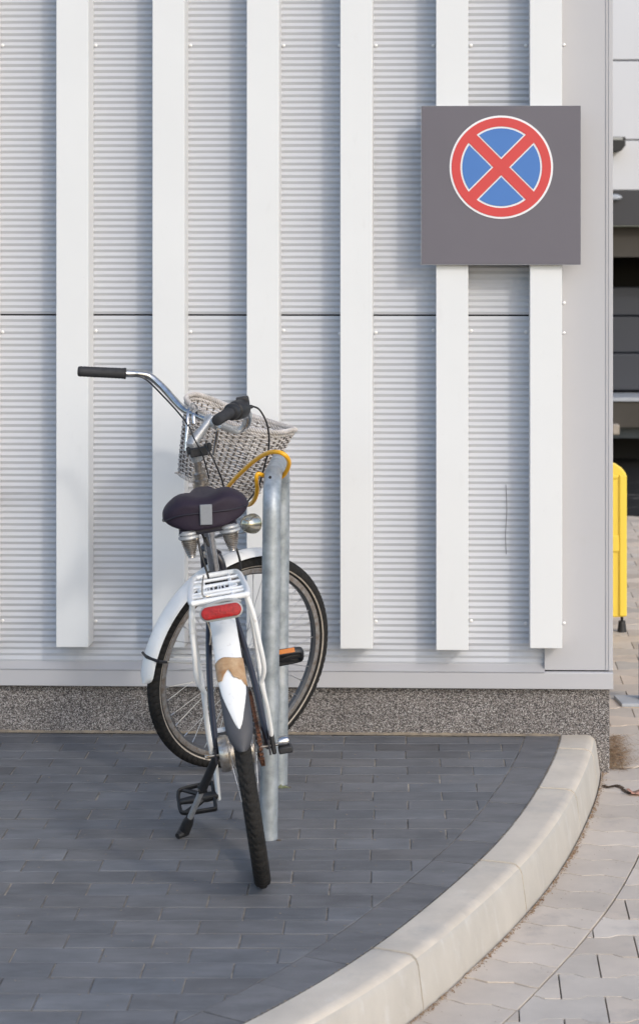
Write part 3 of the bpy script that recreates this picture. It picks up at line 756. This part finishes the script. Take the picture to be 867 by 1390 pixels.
# handlebar through measured points
hp = [B(107, 504, 6.116), B(171, 507, 6.148), B(188, 507.5, 6.165), B(204, 511.5, 6.177), B(222, 527, 6.165), B(245, 552, 6.131), B(262, 562, 6.10), cl, B(305, 579, 5.985), B(321, 584, 5.925), B(334, 577, 5.868), B(337, 563, 5.82), B(328, 556, 5.77), B(318, 560, 5.735), B(293, 571, 5.621)]
b = MB(); b.tube(catmull(hp, 7), .0112, 18); hbar = b.build('handlebar', 'chrome', bike)
def grip(pa, pb, r0, r1, name='grip'):
    d = (pb-pa); L_ = d.length; prof = [(.0001, -.001), (r0*.6, -.0008), (r0*.93, .001), (r0, .004)]
    n = 26
    for k in range(n+1):
        t = k/n; prof.append((r0+(r1-r0)*t+(.0008 if k % 2 else -.0003), .004+t*(L_-.008)))
    prof += [(r1*1.08, L_-.005), (r1*1.08, L_), (r1*.8, L_)]
    b = MB(); b.lathe(prof, pa, d, 22); return b.build(name, 'grip', hbar, ang=25)
grip(hp[0]-(hp[1]-hp[0]).normalized()*.002, hp[1], .0152, .0158)
gr0 = B(293.5, 571, 5.615); gr1 = B(313, 559.5, 5.715); grip(gr0, gr1, .0148, .0152)
b = MB(); d = (B(333, 553, 5.80)-gr1); L_ = d.length
b.lathe([(.015, -.004), (.0225, 0), (.0245, .006), (.0245, .014), (.021, .017), (.021, .023), (.026, .026), (.0275, .034), (.0275, L_*.75), (.024, L_*.85), (.016, L_)], gr1, d, 26, mf=lambda i, j: 0); tw = b.build('twist_shifter', 'black', hbar, ang=30)
b = MB(); b.box(B(329.5, 544.5, 5.79), (.036, .03, .026)); b.tube([B(331, 553, 5.79), B(337, 553, 5.80), B(344, 551.5, 5.80)], [.011, .007, .0045], 10); b.build('shifter_housing', 'black', tw, bevel=.004)
# brake lever under right bar (silver) and underneath left bar
b = MB(); b.tube(catmull([B(334, 560, 5.83), B(332, 575, 5.86), B(322, 586, 5.86), B(308, 582, 5.80), B(298, 579, 5.75)], 6), [.006, .0065, .006, .0045], 8); b.build('brake_lever', 'alu', hbar)
b = MB(); b.tube(catmull([B(179, 510, 6.15), B(190, 511, 6.15), B(202, 518, 6.15), B(222, 538, 6.12), B(243, 561, 6.08), B(257, 580, 6.03), B(262, 592, 5.98)], 6), .0026, 8); b.build('cable', 'cable', hbar)
b = MB(); b.tube(catmull([B(343, 551.5, 5.80), B(352, 556, 5.81), B(361, 572, 5.83), B(365, 592, 5.86), B(364, 612, 5.90), B(357, 640, 5.95), B(350, 662, 5.98), B(336, 681, 6.02), B(322, 700, 6.05)], 6), .0027, 8); b.build('cable', 'cable', hbar)
b = MB(); b.tube(catmull([B(278, 604, 5.98), B(288, 620, 5.96), B(297, 640, 5.97), B(303, 658, 6.0), B(304, 680, 6.03)], 6), .0026, 8); b.build('cable', 'cable', hbar)
b = MB(); b.tube(catmull([B(262, 592, 5.98), B(266, 600, 5.97), B(276, 620, 5.98), B(284, 650, 6.0)], 5), .0022, 8); b.build('cable', 'cable', hbar)
# basket hooks (chrome straps)
b = MB()
b.tube(catmull([B(252.5, 612, 6.04), B(254, 585, 6.05), B(255, 562, 6.07), B(259, 550, 6.10), B(265, 549, 6.13), B(268, 556, 6.16)], 6), .0042, 8, flat=(1, .5))
b.tube(catmull([B(263.5, 575, 6.05), B(262.5, 562, 6.06), B(266, 556, 6.09), B(272, 557, 6.13)], 6), .005, 8, flat=(1, .5))
b.tube(catmull([B(290, 618, 6.06), B(293, 600, 6.05), B(296, 582, 6.03), B(300, 572, 6.06)], 6), .0048, 8, flat=(1, .5))
b.tube([B(266, 563, 6.16), B(292, 574, 6.12), B(320, 585, 6.08)], .004, 8)
b.build('basket_bracket', 'chrome', bike)
# ------------------------------------------------------------ wicker basket
bk = bpy.data.objects.new('wicker_basket', None); link(bk); bk.parent = bike; bk.empty_display_size = .1
Tc = Wp(326, 564, 6.27); Bc = Wp(296, 656, 6.27)
wv = Vector((.93, -.33, -.30)).normalized(); upv = (Tc-Bc).normalized(); wv = (wv-upv*wv.dot(upv)).normalized(); fv = upv.cross(wv).normalized()
upv = (upv+fv*.03).normalized()
if fv.y < 0: fv = -fv
fv = fv+upv*.09
def bpt(a, t, out=0.0, sag=True):
    """a: angle round the basket, t: 0 bottom..1 rim"""
    hwid = .122+(.170-.122)*t; hdep = .088+(.108-.088)*t
    if t < .14: q_ = 1-.04*((.14-t)/.14)**2; hwid *= q_; hdep *= q_
    n = 3.0; ca, sa = math.cos(a), math.sin(a); k = (abs(ca)**n+abs(sa)**n)**(-1/n)
    x = hwid*k*ca; y = hdep*k*sa; l = math.hypot(x, y); x += x/l*out; y += y/l*out
    h = t
    z = .0
    if t > .75: z = .010*((t-.75)/.25)*(math.cos(2*a))      # saddle shaped rim
    return Bc+(Tc-Bc)*h+wv*x+fv*y+upv*z+Vector((0, 0, 0))
NS = 44
# angles evenly by arc
samp = [bpt(2*math.pi*i/720, .6) for i in range(720)]; cum = [0]
for i in range(720): cum.append(cum[-1]+(samp[(i+1) % 720]-samp[i]).length)
def ang_at(f):
    s_ = (f % 1)*cum[-1]; lo_, hi = 0, 720
    while hi-lo_ > 1:
        md = (lo_+hi)//2
        if cum[md] <= s_: lo_ = md
        else: hi = md
    return 2*math.pi*(lo_+(s_-cum[lo_])/(cum[lo_+1]-cum[lo_]))/720
b = MB()
for k in range(NS):
    a = ang_at(k/NS); b.tube([BI @ bpt(a, t) for t in (-.02, .2, .4, .6, .8, .97)], .0024, 6)
b.build('stake', 'stake', bk)
b = MB(); NR = 30; rr_ = random.Random(11)
for r in range(NR):
    t0 = .015+(.93)*r/(NR-1); band = (t0 > .70 and t0 < .735)
    th = .0023*rr_.uniform(.85, 1.1)
    if rr_.random() < .15: th *= 1.12
    path = []
    seg = 4
    for k in range(NS*seg):
        f = k/(NS*seg); a = ang_at(f); ph = math.cos(math.pi*(k/seg+r)); path.append(BI @ bpt(a, t0+.004*math.sin(f*9+r)+.0035*math.sin(f*23+r*3), 0.0036*ph+rr_.uniform(-.0004, .0004)))
    # small loose irregularities
    b.tube(path, th, 6, closed=True)
b.build('weave', 'wicker', bk)
# twisted rims and waist band
def twist(t, rad, thick, turns, strands, name, z=0):
    b = MB()
    for s_ in range(strands):
        path = []; n = 420
        for k in range(n):
            f = k/n; a = ang_at(f); c0 = BI @ bpt(a, t); c1 = BI @ bpt(ang_at(f+.004), t); tg = (c1-c0).normalized(); o_ = (c0-(BI @ (Bc+(Tc-Bc)*t))); o_ = (o_-tg*o_.dot(tg)).normalized(); u_ = tg.cross(o_)
            p_ = 2*math.pi*(f*turns+s_/strands); path.append(c0+(o_*math.cos(p_)+u_*math.sin(p_))*rad)
        b.tube(path, thick, 6, closed=True)
    return b.build(name, 'wicker', bk)
twist(1.0, .0056, .0030, 30, 4, 'rim'); twist(.945, .0036, .0026, 26, 3, 'rim'); twist(.70, .003, .0023, 30, 2, 'band'); twist(.0, .0045, .003, 20, 3, 'base_rim')
# woven base
b = MB()
for k in range(22):
    u_ = -1+2*(k+.5)/22; x = u_*.112; h_ = .078
    b.tube([BI @ (Bc+wv*x+fv*(h_*q)+upv*.004) for q in (-1, -.3, .3, 1)], .0026, 6)
for k in range(16):
    u_ = -1+2*(k+.5)/16; y = u_*.078
    b.tube([BI @ (Bc+fv*y+wv*(.115*q)+upv*.001) for q in (-1, -.3, .3, 1)], .0026, 6)
b.build('base', 'wicker', bk)
# ------------------------------------------------------------ saddle
sdl = bpy.data.objects.new('saddle', None); link(sdl); sdl.parent = bike; sdl.empty_display_size = .1
b = MB(); ny_, nu = 34, 48; y0, y1_ = .070, .345; rows = []
zc = .935
for i in range(ny_+1):
    t = i/ny_; y = y0+(y1_-y0)*t
    w = .1115*(1-math.exp(-(t+.012)*26))**.5*(1 if t < .30 else 1-.66*(1-math.cos(min(1, (t-.30)/.52)*math.pi))/2)
    w = max(w, .004)
    if t > .93: w *= math.sqrt(max(.02, 1-((t-.93)/.071)**2))
    rise = .030*math.exp(-((t-.05)/.2)**2)*0
    top = .033*(1-math.exp(-(t+.03)*12))+.006+.004*math.exp(-((t-.2)/.2)**2); bot = -.044+.018*min(1, t*1.6)
    top -= .004*max(0, t-.45)/.55
    row = []
    for k in range(nu):
        a = 2*math.pi*k/nu; ca, sa = math.cos(a), math.sin(a)
        ex1 = .55 if sa > 0 else .50; x = w*math.copysign(abs(ca)**ex1, ca); z = (top if sa > 0 else -bot)*math.copysign(abs(sa)**(.72 if sa > 0 else .8), sa)
        if sa > 0:
            z += -.010*math.exp(-(x/.018)**2)*math.exp(-((t-.25)/.25)**2)     # central channel
            z += .006*math.exp(-((abs(x)-.058)/.03)**2)*(1 if t < .45 else 0)
            z -= .03*max(0, abs(x)/.1115-.6)**1.5*(1 if t < .5 else .3)
        if sa < 0: x *= (1-.16*abs(sa)**1.5)
        row.append((x, y-.004*(1-(x/.1115)**2)*0+.030*(abs(x)/.1115)**2.2*max(0, 1-t*3), zc+z))
    rows.append(row)
b.grid(rows, True); n = nu; b.face(range(n)[::-1]); b.face([len(b.v)-n+k for k in range(n)])
cov = b.build('saddle_cover', 'seat', sdl, ang=60)
seam = [BI @ Vector((0, 0, 0))]*0
rw_ = lambda i, k: Vector(rows[i][k])+Vector((0, 0, -.004))
seam = [rw_(i, nu//2) for i in range(22, -1, -2)]+[rw_(0, 0)]+[rw_(i, 0) for i in range(2, 23, 2)]
b = MB(); b.tube(catmull(seam, 3), .0019, 8); b.build('piping', 'seatlow', sdl)
cov.modifiers.new('sub', 'SUBSURF').render_levels = 1
b = MB(); rows = []
for i in range(2):
    pass
b.box((0, .155, .888), (.150, .13, .018)); b.build('saddle_base', 'seatlow', sdl, bevel=.007)
b = MB(); b.box((0, .0685, .930), (.031, .006, .052), Matrix.Rotation(math.radians(7), 3, 'Y')); b.build('reflective_patch', 'patch', sdl, bevel=.002)
def spring(x, y, zt_):
    o = bpy.data.objects.new('saddle_spring', None); link(o); o.parent = sdl
    b = MB(); c = Vector((x, y, 0))
    b.lathe([(.010, .0), (.019, .0), (.0245, -.004), (.025, -.009), (.021, -.0115), (.0265, -.014), (.027, -.019), (.0225, -.0225), (.018, -.024)][::-1], c+Vector((0, 0, zt_)), (0, 0, 1), 24)
    b.build('collar', 'alu', o)
    b = MB(); path = []; n = 180
    for k in range(n+1):
        t = k/n; r_ = .0195-.0125*t**1.4; a = t*2*math.pi*9; path.append(c+Vector((r_*math.cos(a), r_*math.sin(a), zt_-.024-.046*t)))
    b.tube(path, .0023, 6); b.lathe([(.017, 0), (.013, -.02), (.004, -.047)], c+Vector((0, 0, zt_-.023)), (0, 0, 1), 16); b.build('coil', 'chrome_dull', o)
spring(-.052, .105, .893); spring(.054, .105, .893)
b = MB(); b.box((0, .125, .882), (.128, .012, .004)); b.tube([(-.02, .14, .885), (-.022, .22, .885), (-.01, .30, .90)], .0035, 8); b.tube([(.02, .14, .885), (.022, .22, .885), (.01, .30, .90)], .0035, 8)
b.tube([(-.028, .225, .886), (.028, .225, .886)], .011, 12); b.build('saddle_rail', 'chrome', sdl)
b = MB(); top_ = Vector((0, .250, .884)); b.tube([STop-Vector((0, 0, .06))+Vector((0, .02, 0)), lerp(STop, top_, .72), lerp(STop, top_, .80), top_], [.0138, .0138, .0175, .0175], 20); b.build('seat_post', 'chrome', bike)
# hanging strap ends under the saddle
b = MB(); b.tube(catmull([(-.030, .12, .885), (-.028, .10, .83), (-.020, .10, .78), (-.017, .10, .745)], 5), .003, 8); b.tube(catmull([(-.02, .14, .885), (-.012, .13, .855), (-.004, .13, .84), (-.010, .13, .865)], 5), .0028, 8)
b.tube(catmull([(.062, .14, .83), (.068, .15, .79), (.066, .17, .755)], 5), .003, 8); b.build('strap', 'cable', bike)
# ------------------------------------------------------------ rear carrier
rc = bpy.data.objects.new('rear_carrier', None); link(rc); rc.parent = bike
zc_ = .760
b = MB(); y0, y1_ = -.205, .165; w0, w1 = .069, .058
loop = [(-w0, y0+.02, zc_), (-w0+.02, y0, zc_), (w0-.02, y0, zc_), (w0, y0+.02, zc_), (w0-.003, 0, zc_), (w1, y1_-.03, zc_), (w1-.02, y1_, zc_-.001), (-w1+.02, y1_, zc_-.001), (-w1, y1_-.03, zc_), (-w0+.003, 0, zc_)]
b.tube(catmull(loop, 6, True), .0072, 12, closed=True)
b.tube([(-.045, y0+.014, zc_-.002), (.045, y0+.014, zc_-.002)], .0078, 10, flat=(.5, 1.6))
b.build('outer_tube', 'white', rc)
b = MB()
for y in (-.135, -.09, .005, .085): b.tube([(-.066, y, zc_), (.066, y, zc_)], .0042, 8)
for x in (-.034, .034): b.tube([(x, y0, zc_-.004), (x, y1_, zc_-.004)], .0045, 8)
b.build('cross_bar', 'white', rc)
b = MB(); 
for k in range(9):
    x = -.038+k*.0095; b.tube([(x, -.09+.010*abs(k-4)/4, zc_-.001), (x+.003*math.sin(k*2), .005-.02*abs(k-4)/4, zc_-.001)], .0022, 6)
b.tube(catmull([(-.048, -.04, zc_), (-.03, -.075, zc_), (0, -.083, zc_), (.03, -.075, zc_), (.048, -.04, zc_), (.03, -.012, zc_), (0, -.004, zc_), (-.03, -.012, zc_)], 5, True), .0035, 8, closed=True)
b.build('lattice_plate', 'white', rc)
b = MB(); b.tube(catmull([(-.03, .10, zc_+.012), (-.035, -.02, zc_+.014), (-.038, -.19, zc_+.012), (-.02, -.205, zc_+.012)], 5), .0022, 8); b.build('clip_wire', 'chrome_dull', rc)
def stay(pts, r_, name='carrier_stay', mt='white', fl=None): 
    b = MB(); b.tube(catmull(pts, 6), r_, 10, flat=fl); return b.build(name, mt, rc)
for sx_ in (-1, 1):
    # outer guard bow and inner leg down to the axle
    stay([(sx_*.066, -.165, .757), (sx_*.076, -.165, .70), (sx_*.080, -.15, .63), (sx_*.083, -.13, .575), (sx_*.080, -.115, .545), (sx_*.070, -.10, .52)], [.0062, .006], 'carrier_stay')
    stay([(sx_*.064, -.05, .757), (sx_*.074, -.04, .66), (sx_*.074, -.02, .53), (sx_*.076, -.005, .43), (sx_*.076, 0, .345)], [.0062, .0058])
    stay([(sx_*.070, -.10, .52), (sx_*.076, -.07, .46), (sx_*.078, -.03, .395), (sx_*.077, 0, .345)], [.0058, .0055])
# tail light
tl = bpy.data.objects.new('tail_light', None); link(tl); tl.parent = bike; tl.location = (0, -.236, .735); tl.rotation_euler = (math.radians(-12), 0, 0)
def stadium(w_, h_, n=14):
    r_ = h_/2; pts = []
    for k in range(n+1): a = -math.pi/2+math.pi*k/n; pts.append((w_/2-r_+r_*math.cos(a), r_*math.sin(a)))
    for k in range(n+1): a = math.pi/2+math.pi*k/n; pts.append((-w_/2+r_+r_*math.cos(a), r_*math.sin(a)))
    return pts
def sprism(name, w_, h_, ya, yb_, mt, par, sc2=.92):
    b = MB(); pts = stadium(w_, h_)
    rows = [[(x*.8, yb_, z*.8) for x, z in pts], [(x, yb_, z) for x, z in pts], [(x, ya+.002, z) for x, z in pts], [(x*sc2*1.02, ya, z*sc2) for x, z in pts], [(x*.5, ya-.002, z*.5) for x, z in pts]]
    b.grid(rows, True); n = len(pts); b.face(range(n)); b.face([len(b.v)-n+k for k in range(n)]); return b.build(name, mt, par, ang=30)
sprism('housing', .104, .040, -.001, .022, 'lens', tl); sprism('red_lens', .097, .031, -.008, .002, 'red', tl, .94)
b = MB(); b.tube(catmull([(-.045, .005, .012), (-.02, .004, .022), (.02, .004, .025), (.05, .005, .016)], 5), .004, 8); b.build('light_bracket', 'lens', tl)
b = MB(); b.tube(catmull([B(281, 828, 4.98), B(281, 842, 4.98), B(286, 858, 4.99), B(285, 875, 5.02)], 5), .0018, 6); b.build('lamp_wire', 'band', bike)
# headlight
hl = bpy.data.objects.new('headlight', None); link(hl); hl.parent = bike
c = Wp(340, 711, 5.99); hd = Vector((.42, .85, -.08)).normalized(); c = BI @ c; hd = (BI.to_3x3() @ hd)
b = MB(); b.lathe([(.0015, -.034), (.011, -.032), (.020, -.025), (.0262, -.012), (.028, .004), (.0295, .010), (.0295, .016), (.026, .018)], c, hd, 28); b.build('lamp_shell', 'lamp', hl)
b = MB(); b.lathe([(.026, .017), (.018, .021), (.001, .023)], c, hd, 24); b.build('lamp_glass', 'lens', hl)
b = MB(); b.tube(catmull([AX(.74)+Vector((.02, .02, 0)), B(318, 722, 6.03), B(330, 722, 6.01), c], 5), .0055, 8); b.build('lamp_bracket', 'alu', hl)
# ------------------------------------------------------------ drive train
b = MB(); b.lathe([(.004, -.095), (.0065, -.094), (.0065, -.085), (.004, -.084), (.004, -.06), (.043, -.058), (.046, -.052), (.046, -.036), (.040, -.032), (.036, .030), (.02, .034), (.004, .036), (.004, .10)], (0, 0, Rw), (1, 0, 0), 28); b.build('hub_drum', 'chrome_dull', bike)
b = MB(); b.lathe([(.007, 0), (.007, .008)], (-.092, 0, Rw), (1, 0, 0), 6); b.build('axle_nut', 'brass', bike)
b = MB(); b.lathe([(.013, 0), (.0135, .004), (.0135, .020), (.011, .026)], (.092, -.004, Rw+.006), (1, 0, 0), 18); b.build('axle_cap', 'chrome', bike)
b = MB(); b.box((.107, -.006, Rw-.014), (.036, .03, .018)); b.box((.078, 0, Rw+.01), (.012, .034, .062)); b.build('gear_shift_box', 'black', bike, bevel=.004)
chn = bpy.data.objects.new('chain', None); link(chn); chn.parent = bike
xc = .046; r1_, r2_ = .043, .088; c1 = Vector((xc, 0, Rw)); c2 = Vector((xc, .46, .285)); dd = (c2-c1); dist = dd.length; base = math.atan2(dd.z, dd.y); al = math.asin((r2_-r1_)/dist)
path = []
for k in range(21): a = base+math.pi/2+al+(math.pi-2*al)*k/20; path.append(c1+Vector((0, r1_*math.cos(a), r1_*math.sin(a))))
for k in range(1, 26): path.append(lerp(path[20], c2+Vector((0, r2_*math.cos(base-math.pi/2-al), r2_*math.sin(base-math.pi/2-al))), k/25))
for k in range(1, 31): a = base-math.pi/2-al+(math.pi+2*al)*k/30; path.append(c2+Vector((0, r2_*math.cos(a), r2_*math.sin(a))))
e_ = path[-1]
for k in range(1, 25): path.append(lerp(e_, path[0], k/25))
path = resample(path+[path[0]], .0127)
b = MB()
for k in range(len(path)-1):
    a_, c_ = path[k], path[k+1]; m_ = (a_+c_)/2; d = (c_-a_).normalized(); an = math.atan2(d.z, d.y); mx = Matrix.Rotation(an, 3, 'X')
    off = .0042 if k % 2 else .0028
    for s_ in (-1, 1): b.box(m_+Vector((s_*off, 0, 0)), (.0013, .0165, .0085), mx)
    b.tube([a_-Vector((.0045, 0, 0)), a_+Vector((.0045, 0, 0))], .0035, 8)
b.build('chain_links', 'rust', chn, smooth=False)
def sprocket(c, r_, nt2, name, hole=.3):
    b = MB(); pts = []
    for k in range(nt2*4):
        a = 2*math.pi*k/(nt2*4); rr2 = r_+(.004 if k % 4 in (1, 2) else -.002); pts.append((rr2*math.cos(a), rr2*math.sin(a)))
    b.prism(pts, lambda p: (c.x-.0012, c.y+p[0], c.z+p[1]), lambda p: (c.x+.0012, c.y+p[0], c.z+p[1])); b.build(name, 'rust', chn, smooth=False)
sprocket(c1, r1_, 20, 'sprocket'); sprocket(c2, r2_, 44, 'chainring')
def crank(sx_, down):
    b = MB(); ang = math.radians(-91 if down else 89); d = Vector((0, math.cos(ang), math.sin(ang))); x = sx_*.072
    p0 = BB+Vector((x, 0, 0)); p1 = p0+d*.17+Vector((sx_*.010, 0, 0))
    b.tube([p0-d*.02, p0, lerp(p0, p1, .3), p1, p1+d*.014], [.012, .017, .0115, .0105, .008], 12, up=(1, 0, 0), flat=(.65, 1)); b.tube([BB, p0+Vector((sx_*.01, 0, 0))], .010, 12)
    b.build('crank', 'white' if down else 'alu', bike); return p1
def pedal(pc, sx_, tilt, refl, name='pedal'):
    o = bpy.data.objects.new(name, None); link(o); o.parent = bike; o.location = pc; o.rotation_euler = (math.radians(tilt), 0, 0)
    b = MB(); Lx = .095; Wy = .072
    x0, x1 = sx_*.012, sx_*(.012+Lx); xm = (x0+x1)/2
    ring = [(x0, -Wy/2, 0), (x0+sx_*.01, -Wy/2-.004, 0), (x1-sx_*.012, -Wy/2, 0), (x1, -Wy/2+.014, 0), (x1+sx_*.001, 0, 0), (x1, Wy/2-.014, 0), (x1-sx_*.012, Wy/2, 0), (x0+sx_*.01, Wy/2+.004, 0), (x0, Wy/2, 0), (x0, 0, 0)]
    b.tube(catmull(ring, 5, True), .0085, 10, closed=True, up=(0, 0, 1), flat=(1.15, .62))
    b.tube([(0, 0, 0), (sx_*.03, 0, 0), (x1, 0, 0)], [.011, .014, .008], 12)
    for s_ in (-1, 1): b.tube([(sx_*.035, 0, 0), (xm, s_*.018, 0), (x1-sx_*.01, s_*.036, 0)], [.009, .006], 8)
    b.build('pedal_cage', 'black', o)
    for s_ in ((-1, 1) if refl else ()):
        b = MB(); b.box((xm, s_*(Wy/2+.0062), 0), (.058, .005, .013)); b.build('amber_reflector', 'amber', o, bevel=.001)
    b = MB(); b.tube([(-sx_*.006, 0, 0), (sx_*.02, 0, 0)], .006, 10); b.build('spindle', 'chrome_dull', o)
pl_ = crank(-1, True); pr_ = crank(1, False)
pedal(pl_, -1, 46, False); pedal(pr_+Vector((.012, 0, 0)), 1, -32, True)
# kickstand
ks = bpy.data.objects.new('kickstand', None); link(ks); ks.parent = bike
k0 = Vector((-.045, .18, .325)); kf = BI @ (Gp(250, 1136)+Vector((0, 0, .015))); km = lerp(k0, kf, .52)
b = MB(); b.tube([k0, lerp(k0, km, .5), km], [.012, .011, .0125], 14); b.box(k0+Vector((0, -.01, .004)), (.03, .06, .03)); b.tube([km-Vector((.012, 0, 0)), km+Vector((.012, 0, 0))], .012, 12); b.build('upper_leg', 'black', ks)
b = MB(); b.tube([km, lerp(km, kf, .75)], .0080, 14); b.build('lower_leg', 'alu', ks)
b = MB(); f0 = lerp(km, kf, .66); tip = BI @ (Gp(241, 1139)+Vector((0, 0, .008)))
b.tube([f0, lerp(f0, kf, .45), kf, tip], [.011, .0155, .0165, .008], 14); b.build('rubber_foot', 'black', ks)

# ------------------------------------------------------------ yellow cable lock
b = MB()
P = [Wp(322, 684, 5.90), Wp(338, 685, 5.80), Wp(346, 677, 5.74), Wp(349, 664, 5.70), Wp(348, 650, 5.67), Wp(350, 643.5, 5.665), Wp(356.5, 645, 5.675), Wp(366, 648, 5.70), Wp(380, 648, 5.72), Wp(388, 641, 5.70), Wp(392.3, 628, 5.66), Wp(387, 618, 5.63), Wp(376, 613.5, 5.64), Wp(362, 615.5, 5.68), Wp(345, 626, 5.74), Wp(327, 642, 5.81), Wp(312, 658, 5.88), Wp(303, 672, 5.95), Wp(306, 684, 5.98), Wp(322, 684, 5.90)]
b.tube(catmull(P[:-1], 8, True), .0062, 14, closed=True)
tag(b.build('cable_lock', 'yellow', None), 'yellow cable lock looped round the top of the galvanised hoop', 'bicycle lock')

# ------------------------------------------------------------ things beyond the corner
# yellow plastic barrier
yb = empty('plastic_barrier', Gp(815, 858, ROAD)); tag(yb, 'yellow plastic safety barrier standing behind the corner of the clad building', 'barrier')
Yb = yb.location.y; k_ = Yb/FPX
def ybp(px, py): return ((px-CX)*k_-yb.location.x, HC-(py-CY)*k_-ROAD)
b = MB(); xr, _ = ybp(849.5, 700); _, z_t = ybp(840, 642); _, z_b = ybp(840, 837); _, z_ap = ybp(832, 626); xl = xr-.62
outl = [(xl+.05, z_ap+.03), (xl, z_t), (xl+.003, z_b), (xl+.06, z_b), (xl+.07, z_b+.012), (xr-.074, z_b+.014), (xr-.062, z_b), (xr-.008, z_b+.002), (xr, z_t-.02), (xr-.004, z_t), (xr-.02, z_t+.022), (xr-.048, z_t+.042), (xr-.10, z_t+.058)]
outl = outl[1:]
b.prism([(x, z) for x, z in outl], lambda p: (p[0], -.02, p[1]), lambda p: (p[0], .02, p[1])); b.build('panel', 'ybar', yb, smooth=False, bevel=.006)
b = MB(); z1_, z2_ = ybp(840, 725)[1], ybp(840, 748)[1]
b.box(((xr-.018), 0, (z_b+z_t)/2), (.034, .062, z_t-z_b-.01)); b.box(((xl+.018), 0, (z_b+z_t)/2), (.034, .062, z_t-z_b-.01))
b.box(((xl+xr)/2, -.002, (z1_+z2_)/2), (xr-xl-.07, .056, z1_-z2_)); b.box(((xl+xr)/2, -.001, z_t-.015), (xr-xl-.075, .05, .02)); b.build('stiffening_rib', 'ybar', yb, smooth=False, bevel=.006)
for sx_ in (xr-.020, xl+.020):
    b = MB(); b.tube([(sx_, 0, 0), (sx_, 0, .05)], [.021, .015], 14); b.build('foot', 'black', yb)
    b = MB(); b.tube([(sx_, 0, .045), (sx_, 0, z_b+.01)], .006, 8); b.build('foot_pin', 'bgblack', yb)
# plate with post
pp = empty('post_plate', Gp(868, 955, ROAD)); tag(pp, 'pale steel base plate with blue post stub on the paving beyond the corner', 'post')
b = MB(); b.prism([(-.075, -.06), (.09, -.07), (.10, .075), (-.09, .085)], lambda p: (p[0], p[1], .001), lambda p: (p[0], p[1], .014)); b.build('plate', 'paleplate', pp, smooth=False, bevel=.002)
b = MB(); b.tube([(.02, .01, .012), (.02, .01, .22)], .024, 18); b.build('post', 'bluepost', pp)
# far building with loading bay
fbld = empty('loading_bay_building', (3.5, 15.5, ROAD)); tag(fbld, 'far blurred white building with a dark loading bay seen right of the corner', 'building')
def zz_(py, Y=15.5): return HC-(py-CY)*Y/FPX-ROAD
def fb_(name, x0, x1, ya, yb3, pt, pb, mt, bev=0): 
    b = MB(); z1, z0 = zz_(pt), max(0, zz_(pb)) if pb < 639 else 0
    b.box(((x0+x1)/2, (ya+yb3)/2, (z0+z1)/2), (x1-x0, yb3-ya, z1-z0)); return b.build(name, mt, fbld, smooth=False, bevel=bev)
X0, X1 = -9, 9
for k, (pt, pb) in enumerate(((-700, -201), (-200, 81), (83, 189.2), (190.8, 258))): fb_('facade_panel', X0, X1, 0, .5, pt, pb, 'bgwall', .006)
fb_('facade_core', X0, X1, .03, 8, -699, 258, 'bgdark')
fb_('canopy_fascia', X0, X1, -.02, .6, 258.5, 306, 'bgdark'); fb_('canopy_fascia', X0, X1, .10, .8, 307, 349, 'bgconc')
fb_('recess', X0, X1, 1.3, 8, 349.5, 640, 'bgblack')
for pt, pb in ((392, 432), (433.5, 484), (485.5, 537)): fb_('dock_door', X0+1, X1-1, .55, .62, pt, pb, 'bgdoor', .01)
fb_('dock_sill', X0, X1, .10, 1.0, 541, 546, 'paleplate'); fb_('dock_edge', X0, X1, .12, 1.0, 547, 582, 'bgconc'); fb_('dock_rail', X0, X1, .3, .4, 585, 600, 'bgblue'); 
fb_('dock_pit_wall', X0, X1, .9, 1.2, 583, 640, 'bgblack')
b = MB(); b.box(((836-CX)*15.5/FPX-3.5, .1, (zz_(590)+zz_(578))/2), (.055, .12, .08)); b.build('bumper', 'band', fbld, bevel=.01)
# wall lamp on far facade
wl = empty('wall_lamp', Wp(834, 195, 15.5)); tag(wl, 'small dark lamp bracket fixed to the far white facade', 'lamp')
b = MB(); b.prism([(-.05, .045), (.062, .045), (.062, -.02), (.03, -.06), (-.02, -.072), (-.05, -.072)], lambda p: (p[0], -.16, p[1]), lambda p: (p[0], -.002, p[1])); b.build('lamp_housing', 'black', wl, smooth=False, bevel=.008)
b = MB(); b.box((0, -.163, .03), (.08, .008, .022)); b.build('lamp_cover', 'lens', wl, bevel=.002)
wl2 = empty('ceiling_lamp', Wp(833.5, 268, 15.46)); tag(wl2, 'small pale round lamp on the dark canopy edge under the white facade', 'lamp')
b = MB(); b.lathe([(.001, -.03), (.03, -.028), (.05, -.012), (.055, 0)], (0, 0, 0), (0, 1, 0), 20); o = b.build('lamp_bowl', 'paleplate', wl2); o.scale = (1, 1, .45)
